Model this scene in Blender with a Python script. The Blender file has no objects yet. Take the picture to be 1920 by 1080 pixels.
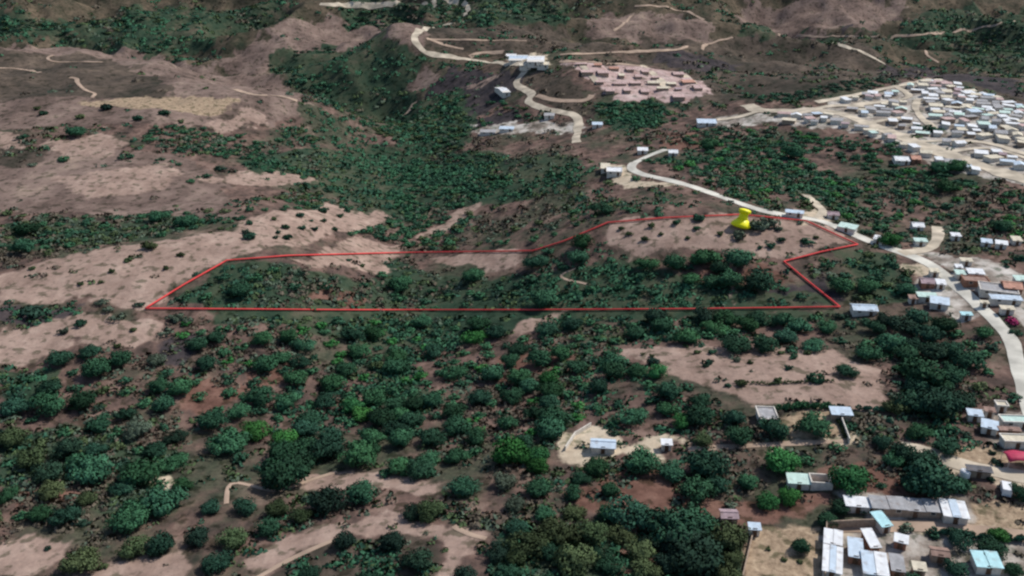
import bpy, math, random
import numpy as np
from mathutils import Vector

# ------------------------------------------------------------------ camera, light, exposure
S = bpy.context.scene
COL = S.collection
R = math.radians
F, CX, CY, PITCH, CAMH = 1662.8, 960.0, 540.0, R(24.0), 115.0   # the photo is 1920 x 1080

cam_d = bpy.data.cameras.new('camera')
cam_d.sensor_width = 36.0
cam_d.lens = 36.0 * F / 1920.0
cam_d.clip_start, cam_d.clip_end = 1.0, 9000.0
cam = bpy.data.objects.new('camera', cam_d)
COL.objects.link(cam)
cam.location = (0, 0, CAMH)
cam.rotation_euler = (R(90) - PITCH, 0, 0)
S.camera = cam

SUN_EL, SUN_AZ = R(50), R(62)           # azimuth from +Y (away from the camera) towards +X
w = bpy.data.worlds.new('World')
S.world = w
w.use_nodes = True
nt = w.node_tree
bg = nt.nodes['Background']
sky = nt.nodes.new('ShaderNodeTexSky')
sky.sky_type = 'NISHITA'
sky.sun_disc = False
sky.sun_elevation, sky.sun_rotation = SUN_EL, SUN_AZ
nt.links.new(sky.outputs[0], bg.inputs[0])
bg.inputs[1].default_value = 0.09
sl = bpy.data.lights.new('sun', 'SUN')
sl.energy, sl.angle, sl.color = 3.3, R(0.5), (1.0, 0.95, 0.88)
sun = bpy.data.objects.new('sun', sl)
COL.objects.link(sun)
sdir = Vector((math.sin(SUN_AZ) * math.cos(SUN_EL), math.cos(SUN_AZ) * math.cos(SUN_EL), math.sin(SUN_EL)))
sun.rotation_euler = sdir.to_track_quat('Z', 'Y').to_euler()
sun.location = sdir * 400

S.view_settings.view_transform = 'Standard'
S.view_settings.look = 'None'
S.view_settings.exposure = 0.38
S.view_settings.gamma = 1.0
S.render.engine = 'CYCLES'
S.cycles.filter_width = 2.4
S.cycles.max_bounces = 4

rng = np.random.default_rng(7)
random.seed(7)

# ------------------------------------------------------------------ helpers
def tag(o, label=None, cat=None, group=None, kind=None):
    if label: o['label'] = label
    if cat: o['category'] = cat
    if group: o['group'] = group
    if kind: o['kind'] = kind
    return o

def link(o, parent=None):
    COL.objects.link(o)
    if parent: o.parent = parent
    return o

def mesh_np(name, V, faces_flat, nper, mats, mat_idx=None, smooth=False):
    """V (n,3); faces_flat (m,nper)"""
    me = bpy.data.meshes.new(name)
    V = np.asarray(V, dtype=np.float32)
    Fa = np.asarray(faces_flat, dtype=np.int32)
    me.vertices.add(len(V)); me.vertices.foreach_set('co', V.ravel())
    me.loops.add(Fa.size); me.loops.foreach_set('vertex_index', Fa.ravel())
    me.polygons.add(len(Fa))
    me.polygons.foreach_set('loop_start', np.arange(0, Fa.size, nper, dtype=np.int32))
    me.polygons.foreach_set('loop_total', np.full(len(Fa), nper, dtype=np.int32))
    for m in mats: me.materials.append(m)
    if mat_idx is not None: me.polygons.foreach_set('material_index', np.asarray(mat_idx, dtype=np.int32))
    me.polygons.foreach_set('use_smooth', np.full(len(Fa), smooth, dtype=bool))
    me.update(calc_edges=True)
    return me

class MB:
    """collects boxes, prisms and tubes and links them as one mesh object"""
    def __init__(s): s.v = []; s.f = []
    def add(s, vs, fs):
        n = len(s.v); s.v += [tuple(v) for v in vs]; s.f += [tuple(i + n for i in f) for f in fs]; return s
    def box(s, x0, y0, z0, x1, y1, z1):
        return s.add([(x0,y0,z0),(x1,y0,z0),(x1,y1,z0),(x0,y1,z0),(x0,y0,z1),(x1,y0,z1),(x1,y1,z1),(x0,y1,z1)],
                     [(0,3,2,1),(4,5,6,7),(0,1,5,4),(1,2,6,5),(2,3,7,6),(3,0,4,7)])
    def slab(s, quad, t):
        """a plate of thickness t hung under a quad of four points (counter-clockwise from above)"""
        lo = [(x, y, z - t) for x, y, z in quad]
        return s.add(list(quad) + lo, [(0,1,2,3),(7,6,5,4),(0,4,5,1),(1,5,6,2),(2,6,7,3),(3,7,4,0)])
    def lathe(s, prof, n=16, c=(0,0)):
        vs = []
        for r, z in prof:
            for i in range(n):
                a = 2*math.pi*i/n; vs.append((c[0]+r*math.cos(a), c[1]+r*math.sin(a), z))
        fs = []
        for k in range(len(prof)-1):
            for i in range(n):
                j = (i+1) % n; fs.append((k*n+i, k*n+j, (k+1)*n+j, (k+1)*n+i))
        fs.append(tuple(reversed(range(n)))); fs.append(tuple((len(prof)-1)*n+i for i in range(n)))
        return s.add(vs, fs)
    def tube(s, pts, rad, n=8):
        vs = []
        m = len(pts)
        for k, p in enumerate(pts):
            a = Vector(pts[max(k-1,0)]); b = Vector(pts[min(k+1,m-1)])
            t = (b-a).normalized(); u = t.cross(Vector((0,0,1)))
            if u.length < 1e-3: u = Vector((1,0,0))
            u.normalize(); v = u.cross(t)
            r = rad[k] if isinstance(rad, (list,tuple)) else rad
            for i in range(n):
                an = 2*math.pi*i/n
                q = Vector(p) + (u*math.cos(an) + v*math.sin(an))*r
                vs.append(tuple(q))
        fs = []
        for k in range(m-1):
            for i in range(n):
                j = (i+1)%n; fs.append((k*n+i, (k+1)*n+i, (k+1)*n+j, k*n+j))
        fs.append(tuple(range(n))); fs.append(tuple(reversed([(m-1)*n+i for i in range(n)])))
        return s.add(vs, fs)
    def build(s, name, mat, parent=None, smooth=False):
        me = bpy.data.meshes.new(name); me.from_pydata(s.v, [], s.f); me.materials.append(mat)
        if smooth:
            for p in me.polygons: p.use_smooth = True
        me.update()
        return link(bpy.data.objects.new(name, me), parent)

def hash2(ix, iy, seed):
    h = (ix.astype(np.int64)*374761393 + iy.astype(np.int64)*668265263 + seed*974634777) & 0xFFFFFFFF
    h = ((h ^ (h >> 13)) * 1274126177) & 0xFFFFFFFF
    return ((h ^ (h >> 16)) & 0xFFFF) / 65535.0

def vnoise(x, y, seed=0):
    ix = np.floor(x); iy = np.floor(y); fx = x-ix; fy = y-iy
    fx = fx*fx*(3-2*fx); fy = fy*fy*(3-2*fy)
    a = hash2(ix,iy,seed); b = hash2(ix+1,iy,seed); c = hash2(ix,iy+1,seed); d = hash2(ix+1,iy+1,seed)
    return (a*(1-fx)+b*fx)*(1-fy) + (c*(1-fx)+d*fx)*fy

def fbm(x, y, seed=0, oct=4):
    r = 0; a = 1.0; t = 0
    for k in range(oct):
        r = r + a*vnoise(x*2**k+17.3*k, y*2**k-9.1*k, seed+k); t += a; a *= 0.5
    return r/t

# ------------------------------------------------------------------ terrain
TP = math.tan
def depr(py): return PITCH + math.atan((py-CY)/F)
def ray(px, py):
    cx, cy = (np.asarray(px, float)-CX)/F, (np.asarray(py, float)-CY)/F
    dx = cx; dy = math.cos(PITCH) - cy*math.sin(PITCH); dz = -math.sin(PITCH) - cy*math.cos(PITCH)
    return dx/dy, dz/dy                      # per metre of forward distance Y

def vis(px, pairs):                          # seen points (row, height)
    out = []
    for py, z in pairs:
        a, b = ray(px, py); Y = (z-CAMH)/b
        out.append((a*Y, Y, z))
    return out
def hid(px, pairs):                          # points given by distance and height
    out = []
    a, _ = ray(px, 200)
    for Y, z in pairs: out.append((a*Y, Y, z))
    return out
def far(px, pairs):                          # seen points (row, distance)
    out = []
    for py, Y in pairs:
        a, b = ray(px, py); out.append((a*Y, Y, CAMH+b*Y))
    return out

ctl = []
ctl += vis(-450, [(1300,-6),(900,-7),(700,-4),(575,0),(450,2),(330,4),(240,8),(150,12),(95,14)])
ctl += vis(0,    [(1300,-4),(1080,-5),(900,-7),(700,-5),(560,1),(460,2),(400,-1),(330,2),(250,6),(180,10),(120,13),(82,14)])
ctl += vis(300,  [(1300,-3),(1080,-5),(900,-9),(720,-8),(590,-3),(480,3),(400,-1),(330,1),(250,4),(180,10),(130,12),(107,12)])
ctl += vis(550,  [(1080,-2),(900,-8),(720,-11),(580,-8),(480,1),(400,1),(330,-9),(260,-7),(205,2),(168,3)])
ctl += vis(740,  [(1200,2),(950,-3),(800,-10),(650,-14),(560,-16),(480,-19),(400,-21),(320,-27),(250,-32),(205,-34),(150,-14),(110,2),(68,14)])
ctl += vis(950,  [(1080,4),(900,-1),(750,-8),(650,-10),(560,-10),(480,-6),(430,-8),(380,-13),(320,-12),(260,-13),(220,-10),(160,3),(125,9),(95,11),(60,13)])
ctl += vis(1130, [(1200,4),(900,1),(700,-2),(560,-4),(460,3),(415,8),(365,2),(315,5),(270,-2),(215,0),(150,8),(120,11),(90,12)])
ctl += vis(1300, [(1080,2),(900,2),(700,3),(570,0),(480,6),(420,11),(345,9),(290,2),(230,3),(180,7),(140,10),(110,11)])
ctl += vis(1500, [(1080,2),(900,3),(700,4),(575,3),(480,8),(410,11),(340,6),(270,6),(215,10),(200,11)])
ctl += vis(1700, [(1200,2),(900,4),(700,5),(575,6),(480,8),(410,7),(340,8),(270,11),(200,13),(158,14)])
ctl += vis(1920, [(1300,2),(1080,3),(850,6),(650,8),(520,10),(400,10),(320,13),(250,15),(200,16)])
ctl += vis(2350, [(1300,2),(900,6),(650,10),(450,12),(300,16),(215,18)])
# behind the left plateau: a valley, then the far slope
for px in (-450, 0, 250):
    ctl += hid(px, [(800,-32)]) + far(px, [(66,930),(30,1020),(0,1100),(-60,1200)])
ctl += hid(430, [(720,-30)]) + far(430, [(112,800),(60,930),(20,1040),(-20,1120)])
ctl += hid(580, [(660,-25)]) + far(580, [(120,740),(70,850),(25,960),(-10,1060)])
ctl += hid(770, [(800,0),(880,-22)]) + far(770, [(35,940),(12,1030),(-10,1110)])
ctl += hid(960, [(850,2)]) + far(960, [(40,930),(15,1020),(-10,1110)])
ctl += far(1130, [(70,840),(45,900),(20,980),(-10,1100)])
ctl += far(1300, [(85,790),(62,850),(35,910),(5,1010),(-30,1120)])
ctl += hid(1500, [(640,-4)]) + far(1500, [(165,680),(130,745),(95,830),(68,960),(30,1040),(-20,1130)])
ctl += hid(1700, [(660,-10)]) + far(1700, [(135,760),(118,820),(70,980),(30,1060),(-20,1160)])
ctl += hid(1920, [(640,-12)]) + far(1920, [(172,690),(150,790),(100,930),(50,1060),(0,1170),(-40,1250)])
ctl += hid(2350, [(640,-8),(800,-4),(950,-10),(1200,30)])
for px in (-450, 0, 480, 960, 1440, 1920, 2400):
    k = 1 + 0.25*math.sin(px*0.011)
    ctl += hid(px, [(1500,70*k),(1900,150*k),(2700,260*k)])
ctl += [(-120,20,0),(0,20,4),(120,20,3),(-300,120,-4),(300,120,6)]
ctl = np.array(ctl)
C2 = 14.0**2
def kern(x, y, cx, cy): return np.sqrt((x-cx)**2 + (y-cy)**2 + C2)
n = len(ctl)
A = np.zeros((n+3, n+3)); b = np.zeros(n+3)
A[:n,:n] = kern(ctl[:,0][:,None], ctl[:,1][:,None], ctl[:,0][None], ctl[:,1][None]) - np.eye(n)*3.0
A[:n,n] = 1; A[:n,n+1] = ctl[:,0]/500; A[:n,n+2] = ctl[:,1]/500; A[n:,:n] = A[:n,n:].T
b[:n] = ctl[:,2]
sol = np.linalg.solve(A, b)
def height(x, y):
    z = sol[n] + sol[n+1]*x/500 + sol[n+2]*y/500
    for k in range(n): z = z + sol[k]*kern(x, y, ctl[k,0], ctl[k,1])
    z = z + (fbm(x/38, y/38, 3)-0.5)*np.interp(y, [120,400,900], [2.2,5.0,8.0])
    g = 1-np.abs(2*fbm(x/150+3, y/150, 11, 5)-1)              # gullied relief of the far hills
    z = z + (g-0.75)*np.interp(y, [330,450,600,750,1000,2000], [0,7,21,44,80,140])
    return z

NU, NV = 660, 680
uu = np.linspace(-1, 1, NU)
vv = 30*(2700/30)**np.linspace(0, 1, NV)
def halfw(y): return 70 + 0.85*y
GX = uu[None,:]*halfw(vv)[:,None]
GY = np.repeat(vv[:,None], NU, 1)
GZ = height(GX, GY)
LOGR = math.log(2700/30)
def ground(x, y):
    x = np.asarray(x, float); y = np.asarray(y, float)
    v = np.clip(np.log(np.maximum(y, 30.01)/30)/LOGR*(NV-1), 0, NV-1.001)
    u = np.clip((x/halfw(y)+1)/2*(NU-1), 0, NU-1.001)
    iv = v.astype(int); iu = u.astype(int); fv = v-iv; fu = u-iu
    return (GZ[iv,iu]*(1-fu)+GZ[iv,iu+1]*fu)*(1-fv) + (GZ[iv+1,iu]*(1-fu)+GZ[iv+1,iu+1]*fu)*fv

STEPS = np.concatenate([np.arange(95, 420, 1.0), np.arange(420, 1300, 2.5), np.arange(1300, 2600, 8)])
def at(px, py, up=0.0):
    """where the ray through a pixel of the photo meets the ground (raised by up)"""
    px = np.atleast_1d(np.asarray(px, float)); py = np.atleast_1d(np.asarray(py, float))
    a, b = ray(px, py)
    X = a[:,None]*STEPS; Z = CAMH + b[:,None]*STEPS
    D = Z - ground(X, np.broadcast_to(STEPS, X.shape)) - np.broadcast_to(np.asarray(up, float).reshape(-1,1) if np.ndim(up) else up, (len(px),1))
    hit = D <= 0
    k = np.where(hit.any(1), hit.argmax(1), len(STEPS)-1); k = np.maximum(k, 1)
    i = np.arange(len(px)); d0 = D[i,k-1]; d1 = D[i,k]
    t = np.clip(d0/np.where(np.abs(d0-d1)<1e-9, 1, d0-d1), 0, 1)
    Y = STEPS[k-1] + t*(STEPS[k]-STEPS[k-1])
    return np.stack([a*Y, Y, ground(a*Y, Y)], 1)
def pixel(P):
    P = np.atleast_2d(P); x = P[:,0]; y = P[:,1]; z = P[:,2]-CAMH
    dep = y*math.cos(PITCH) - z*math.sin(PITCH); up = y*math.sin(PITCH) + z*math.cos(PITCH)
    return CX + F*x/dep, CY - F*up/dep, F/dep          # px, py, pixels per metre

# ------------------------------------------------------------------ materials
def mat(name, col, rough=0.9, spec=0.2, var=0.25, scale=3.0, bump=0.0, kind=None, col2=None, coord='Object'):
    m = bpy.data.materials.new(name); m.use_nodes = True
    T = m.node_tree; N = T.nodes; L = T.links
    P = N['Principled BSDF']; P.inputs['Roughness'].default_value = rough; P.inputs['Specular IOR Level'].default_value = spec
    tc = N.new('ShaderNodeTexCoord')
    nz = N.new('ShaderNodeTexNoise'); nz.inputs['Scale'].default_value = scale; nz.inputs['Detail'].default_value = 6
    L.new(tc.outputs[coord], nz.inputs['Vector'])
    rp = N.new('ShaderNodeValToRGB'); e = rp.color_ramp.elements
    lo = [c*(1-var) for c in col]; hi = [min(1, c*(1+var)) for c in (col2 or col)]
    e[0].position = 0.35; e[0].color = (*lo, 1); e[1].position = 0.65; e[1].color = (*hi, 1)
    L.new(nz.outputs['Fac'], rp.inputs['Fac'])
    out = rp.outputs['Color']
    if kind == 'leaf':
        oi = N.new('ShaderNodeObjectInfo'); hs = N.new('ShaderNodeHueSaturation')
        mr = N.new('ShaderNodeMapRange'); mr.inputs['To Min'].default_value = 0.62; mr.inputs['To Max'].default_value = 1.4
        L.new(oi.outputs['Random'], mr.inputs['Value']); L.new(mr.outputs[0], hs.inputs['Value']); L.new(out, hs.inputs['Color'])
        m2 = N.new('ShaderNodeMath'); m2.operation = 'MULTIPLY'; m2.inputs[1].default_value = 7.31; L.new(oi.outputs['Random'], m2.inputs[0])
        m3 = N.new('ShaderNodeMath'); m3.operation = 'FRACT'; L.new(m2.outputs[0], m3.inputs[0])
        mh = N.new('ShaderNodeMapRange'); mh.inputs['To Min'].default_value = 0.465; mh.inputs['To Max'].default_value = 0.506
        L.new(m3.outputs[0], mh.inputs['Value']); L.new(mh.outputs[0], hs.inputs['Hue'])
        out = hs.outputs['Color']
    if kind == 'sheet':                                   # corrugated sheets with weather stains
        wv = N.new('ShaderNodeTexWave'); wv.inputs['Scale'].default_value = 2.2; wv.bands_direction = 'X'
        L.new(tc.outputs['Object'], wv.inputs['Vector'])
        bp = N.new('ShaderNodeBump'); bp.inputs['Strength'].default_value = 0.5; bp.inputs['Distance'].default_value = 0.05
        L.new(wv.outputs['Fac'], bp.inputs['Height']); L.new(bp.outputs[0], P.inputs['Normal'])
        n2 = N.new('ShaderNodeTexNoise'); n2.inputs['Scale'].default_value = 0.6; n2.inputs['Detail'].default_value = 8
        L.new(tc.outputs['Object'], n2.inputs['Vector'])
        r2 = N.new('ShaderNodeValToRGB'); r2.color_ramp.elements[0].position = 0.52; r2.color_ramp.elements[1].position = 0.72
        L.new(n2.outputs['Fac'], r2.inputs['Fac'])
        mx = N.new('ShaderNodeMix'); mx.data_type = 'RGBA'; mx.inputs['B'].default_value = (0.2,0.14,0.11,1)
        ml = N.new('ShaderNodeMath'); ml.operation = 'MULTIPLY'; ml.inputs[1].default_value = 0.6
        L.new(r2.outputs['Color'], ml.inputs[0]); L.new(ml.outputs[0], mx.inputs['Factor']); L.new(out, mx.inputs['A'])
        out = mx.outputs['Result']
    elif bump:
        bp = N.new('ShaderNodeBump'); bp.inputs['Strength'].default_value = bump
        L.new(nz.outputs['Fac'], bp.inputs['Height']); L.new(bp.outputs[0], P.inputs['Normal'])
    L.new(out, P.inputs['Base Color'])
    return m

LEAF = {
 'dark teal green': mat('leaf_dark_teal', (0.026,0.074,0.048), var=0.35, scale=1.1, kind='leaf', spec=0.1),
 'mid green': mat('leaf_mid', (0.036,0.106,0.060), var=0.35, scale=1.1, kind='leaf', spec=0.1),
 'bright green': mat('leaf_bright', (0.036,0.140,0.050), var=0.3, scale=1.1, kind='leaf', spec=0.1),
 'olive green': mat('leaf_olive', (0.056,0.088,0.040), var=0.35, scale=1.1, kind='leaf', spec=0.1),
 'grey green': mat('leaf_grey', (0.075,0.105,0.076), var=0.3, scale=1.1, kind='leaf', spec=0.1),
 'blackish green': mat('leaf_blackish', (0.020,0.046,0.034), var=0.35, scale=1.1, kind='leaf', spec=0.1),
 'crimson flowering': mat('leaf_crimson', (0.26,0.028,0.075), var=0.3, scale=1.1, kind='leaf', spec=0.1),
}
M_trunk = mat('bark', (0.10,0.075,0.055), scale=4)
ROOF = {
 'white': mat('roof_white', (0.72,0.74,0.76), rough=0.5, var=0.12, scale=0.8, kind='sheet'),
 'pale blue': mat('roof_pale_blue', (0.50,0.60,0.70), rough=0.5, var=0.12, scale=0.8, kind='sheet'),
 'mint': mat('roof_mint', (0.50,0.66,0.60), rough=0.5, var=0.12, scale=0.8, kind='sheet'),
 'cyan': mat('roof_cyan', (0.42,0.68,0.72), rough=0.5, var=0.12, scale=0.8, kind='sheet'),
 'grey': mat('roof_grey', (0.34,0.34,0.35), rough=0.8, var=0.2, scale=0.8, kind='sheet'),
 'dark grey': mat('roof_dark_grey', (0.12,0.12,0.13), rough=0.8, var=0.25, scale=0.8, kind='sheet'),
 'cream': mat('roof_cream', (0.62,0.56,0.44), rough=0.8, var=0.15, scale=0.8, kind='sheet'),
 'salmon': mat('roof_salmon', (0.50,0.27,0.20), rough=0.8, var=0.2, scale=0.8, kind='sheet'),
 'pink': mat('roof_pink', (0.50,0.36,0.34), rough=0.8, var=0.2, scale=0.8, kind='sheet'),
 'mauve': mat('roof_mauve', (0.36,0.27,0.29), rough=0.8, var=0.2, scale=0.8, kind='sheet'),
 'brown': mat('roof_brown', (0.30,0.20,0.165), rough=0.9, var=0.25, scale=0.8, kind='sheet'),
 'red': mat('awning_red', (0.42,0.035,0.085), rough=0.6, var=0.15, scale=0.8),
}
WALL = {
 'white': mat('wall_white', (0.62,0.58,0.52), var=0.15, scale=1.2, bump=0.1),
 'brick': mat('wall_brick', (0.30,0.15,0.10), var=0.25, scale=3, bump=0.2),
 'adobe': mat('wall_adobe', (0.33,0.25,0.19), var=0.2, scale=2, bump=0.2),
}
M_door = mat('door_wood', (0.12,0.07,0.045)); M_pane = mat('window_dark', (0.03,0.035,0.04), rough=0.2, spec=0.5)
M_road = mat('road_dirt', (0.47,0.405,0.315), var=0.3, scale=0.16, coord='Object', bump=0.15)
M_paved = mat('road_concrete', (0.52,0.50,0.44), var=0.24, scale=0.16, bump=0.1)
M_track = mat('track_dirt', (0.36,0.265,0.20), var=0.2, scale=0.2, bump=0.15)
M_red = mat('boundary_red', (0.74,0.065,0.065), rough=0.7, var=0.12, scale=0.15)
M_yel = mat('pin_yellow', (0.90,0.84,0.002), rough=0.45, var=0.05, spec=0.3)
M_steel = mat('pin_steel', (0.4,0.4,0.4), rough=0.3, spec=0.5)

# ------------------------------------------------------------------ land cover: polygons of the photo laid on the ground
SOIL = [  # bare pinkish fields
 [(1140,655),(1250,648),(1340,648),(1450,655),(1560,655),(1600,680),(1640,700),(1668,745),(1660,768),(1500,766),(1400,766),(1365,745),(1300,715),(1220,690)],
 [(1135,420),(1250,408),(1390,404),(1510,410),(1600,455),(1540,470),(1470,490),(1420,478),(1330,462),(1250,462),(1190,478),(1150,455)],
 [(540,490),(600,470),(690,450),(748,463),(735,490),(720,515),(660,505),(600,497)],
 [(0,515),(150,475),(300,450),(420,435),(560,395),(620,378),(665,395),(640,440),(560,460),(440,485),(380,510),(300,565),(230,577),(150,560),(60,565),(0,562)],
 [(95,335),(200,318),(290,306),(340,325),(335,347),(260,358),(180,372),(140,362)],
 [(0,610),(100,600),(160,592),(300,598),(290,640),(220,640),(130,650),(60,680),(-30,692)],
 [(-30,248),(40,252),(60,277),(-30,277)],[(70,270),(190,255),(240,270),(200,292),(100,288)],
 [(555,895),(640,878),(700,890),(830,905),(842,925),(760,925),(700,908),(600,932),(570,922)],
 [(455,1055),(560,1000),(680,972),(780,968),(850,982),(915,1010),(870,1050),(850,1090),(815,1090),(830,1030),(760,998),(650,1002),(560,1040),(480,1090)],
 [(-30,1015),(60,1008),(142,1012),(125,1045),(60,1075),(-30,1090)],
 [(200,1045),(330,1033),(342,1060),(340,1120),(80,1120),(150,1070)],
 [(800,485),(900,470),(980,470),(985,490),(930,510),(860,500)],
 [(940,640),(975,602),(1060,585),(1045,600),(1000,625)],
 [(1370,560),(1400,470),(1380,465)],[(370,240),(470,205),(507,215),(490,235),(440,242)],
 [(860,165),(930,138),(942,140),(880,168)],[(780,440),(850,395),(905,378),(870,415),(800,450)],[(620,405),(700,395),(740,410),(690,430),(640,440)],
 [(360,330),(480,322),(600,338),(560,348),(420,342)],
]
PALE = [  # pale sandy ground
 [(1050,815),(1110,798),(1140,803),(1172,830),(1250,822),(1300,830),(1240,850),(1230,868),(1170,848),(1100,880),(1050,872),(1030,840)],
 [(1690,832),(1730,836),(1800,862),(1840,880),(1930,885),(1930,915),(1860,905),(1780,885),(1720,855)],
 [(1130,312),(1170,310),(1185,330),(1290,345),(1240,352),(1160,348)],
 [(960,105),(1010,102),(1030,118),(985,125),(955,120)],
 [(1480,400),(1530,395),(1560,415),(1500,418)],
 [(1700,478),(1745,462),(1770,470),(1740,485)],[(1690,500),(1745,500),(1760,520),(1700,515)],
 [(1180,122),(1225,125),(1215,133),(1180,130)],
 [(275,905),(325,895),(335,915),(300,928)],
 [(1560,985),(1700,980),(1930,998),(1930,1012),(1700,997),(1560,1000)],
 [(1500,828),(1590,805),(1605,815),(1590,832),(1430,838)],
]
REDE = [  # red earth
 [(1050,925),(1150,888),(1250,895),(1330,925),(1420,950),(1550,925),(1570,958),(1430,985),(1340,970),(1260,955),(1180,965),(1070,955)],
 [(1530,880),(1580,870),(1690,865),(1710,920),(1640,935),(1610,935)],
 [(50,912),(150,902),(192,935),(120,948),(40,942)],
 [(940,665),(1060,650),(1110,680),(1050,705),(980,720),(930,700)],
 [(330,730),(420,715),(460,740),(380,790),(330,770)],[(560,560),(620,540),(690,550),(660,575)],
 [(1290,505),(1340,490),(1440,500),(1470,520),(1400,535),(1310,525)],
 [(1160,960),(1250,975),(1300,1010),(1250,1080),(1160,1080)],
 [(1640,1000),(1700,990),(1720,1020),(1650,1040)],[(1580,1000),(1640,1000),(1640,1040),(1580,1045)],[(1730,1020),(1790,1010),(1820,1050),(1740,1070)],
 [(1230,250),(1330,245),(1310,275),(1240,280)],[(440,690),(520,680),(560,720),(470,730)],
]
STEP = [  # brown-pink dry steppe
 [(-60,86),(200,98),(400,123),(545,170),(575,200),(520,235),(430,240),(300,232),(150,237),(-60,245)],
 [(390,122),(500,62),(600,32),(780,45),(700,72),(560,112),(490,137)],
 [(640,60),(780,45),(800,100),(720,95)],
 [(1440,57),(1380,40),(1400,-5),(1700,-5),(1690,40),(1620,57),(1550,52)],
 [(680,160),(800,130),(830,150),(740,175)],
 [(-30,300),(100,290),(330,290),(420,330),(440,420),(300,400),(100,400),(-30,400)],
 [(1130,30),(1280,25),(1340,50),(1300,85),(1100,80)],
]
MOOR = [  # dark brown-grey grass hills
 [(800,55),(900,48),(1060,50),(1150,90),(1100,105),(950,95),(850,100),(800,85)],
 [(1030,125),(1100,180),(1100,205),(1050,205),(1000,190),(985,150)],
 [(1200,75),(1400,65),(1560,78),(1660,120),(1760,130),(1930,150),(1930,195),(1750,143),(1500,190),(1330,195),(1300,140),(1200,110)],
 [(-30,255),(90,285),(60,310),(-30,310)],
 [(480,1090),(560,1045),(650,1010),(760,1005),(820,1040),(810,1090)],
 [(840,968),(930,955),(960,985),(900,1003),(860,990)],
 [(-60,98),(180,105),(330,168),(300,184),(-60,190)],
]
BURN = [
 [(690,60),(740,70),(760,95),(700,90)],[(520,125),(580,110),(640,140),(600,165),(545,150)],[(1480,60),(1560,66),(1650,64),(1560,78)],
 [(840,120),(960,128),(980,150),(940,200),(880,215),(800,225),(790,190)],[(860,225),(960,205),(1000,225),(900,238)],
 [(1215,98),(1290,98),(1400,120),(1330,137),(1260,127)],[(1650,127),(1750,122),(1900,150),(1920,185),(1750,146),(1660,142)],
 [(290,640),(380,620),(360,680),(300,680)],[(-30,575),(150,572),(140,600),(-30,600)],[(1480,540),(1540,520),(1580,560),(1500,570)],
 [(1380,540),(1480,530),(1540,575),(1300,578)],
]
GREEN = [
 [(320,566),(430,494),(520,492),(560,508),(720,522),(760,500),(830,520),(1000,525),(1150,480),(1190,485),(1300,520),(1540,555),(1560,572),(340,574)],
 [(400,587),(940,590),(1560,584),(1560,602),(1100,606),(940,604),(640,612),(420,606)],
 [(-60,48),(100,40),(250,8),(400,18),(560,5),(530,35),(420,72),(345,108),(270,106),(160,88),(-60,70)],
 [(640,10),(800,-5),(1060,-5),(1070,42),(900,47),(830,37),(640,42)],
 [(1350,15),(1400,50),(1500,66),(1640,62),(1800,15),(1930,12),(1930,145),(1840,132),(1750,82),(1600,67),(1450,72),(1380,52)],
 [(505,110),(620,85),(760,97),(840,112),(770,145),(770,220),(700,232),(600,182),(545,150)],
 [(450,300),(560,275),(720,275),(900,285),(1080,290),(1100,340),(1000,370),(860,390),(740,410),(640,370),(480,335)],
 [(720,525),(900,535),(1100,530),(1300,540),(1500,560),(1480,578),(730,578)],
 [(760,180),(860,170),(900,230),(850,290),(740,280)],
 [(1130,190),(1230,190),(1260,225),(1150,250),(1120,220)],
 [(0,420),(100,405),(200,420),(300,400),(400,420),(280,450),(100,470),(0,480)],
 [(700,500),(760,480),(770,560),(720,570)],[(1560,470),(1680,470),(1700,560),(1600,570)],
 [(640,590),(900,590),(930,640),(760,650),(640,620)],[(700,690),(790,700),(820,760),(740,800),(690,740)],
 [(0,700),(100,690),(60,760),(0,770)],[(0,830),(130,800),(330,850),(330,960),(150,960),(0,900)],[(930,1010),(1150,960),(1390,1000),(1390,1110),(920,1110)],
]
TOWN = [
 [(1430,215),(1530,200),(1690,160),(1760,152),(1930,203),(1930,350),(1800,325),(1700,285),(1580,242),(1480,238)],
 [(1740,480),(1830,480),(1930,515),(1930,625),(1870,570),(1810,540)],[(1720,515),(1760,510),(1830,590),(1790,600),(1715,560)],
 [(1320,222),(1440,210),(1440,235),(1320,240)],[(880,240),(960,232),(1090,225),(1090,245),(900,252)],
 [(1810,765),(1930,765),(1930,840),(1850,830)],[(1545,995),(1700,990),(1720,1100),(1535,1100)],[(1700,1000),(1930,1010),(1930,1100),(1700,1100)],
 [(1560,925),(1820,930),(1830,980),(1640,985)],
]
PINK = [[(1045,116),(1130,120),(1230,128),(1280,140),(1325,160),(1312,186),(1200,186),(1130,181),(1120,160),(1090,135)]]
DRYG = [[(150,190),(260,185),(330,178),(400,185),(462,196),(400,214),(300,205),(180,200)],[(1412,985),(1547,990),(1540,1110),(1390,1110)],[(1470,780),(1570,775),(1590,815),(1480,828)],[(1760,850),(1840,835),(1930,850),(1930,885),(1830,880)],
        [(1790,950),(1930,930),(1930,1000),(1830,995)]]

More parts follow.
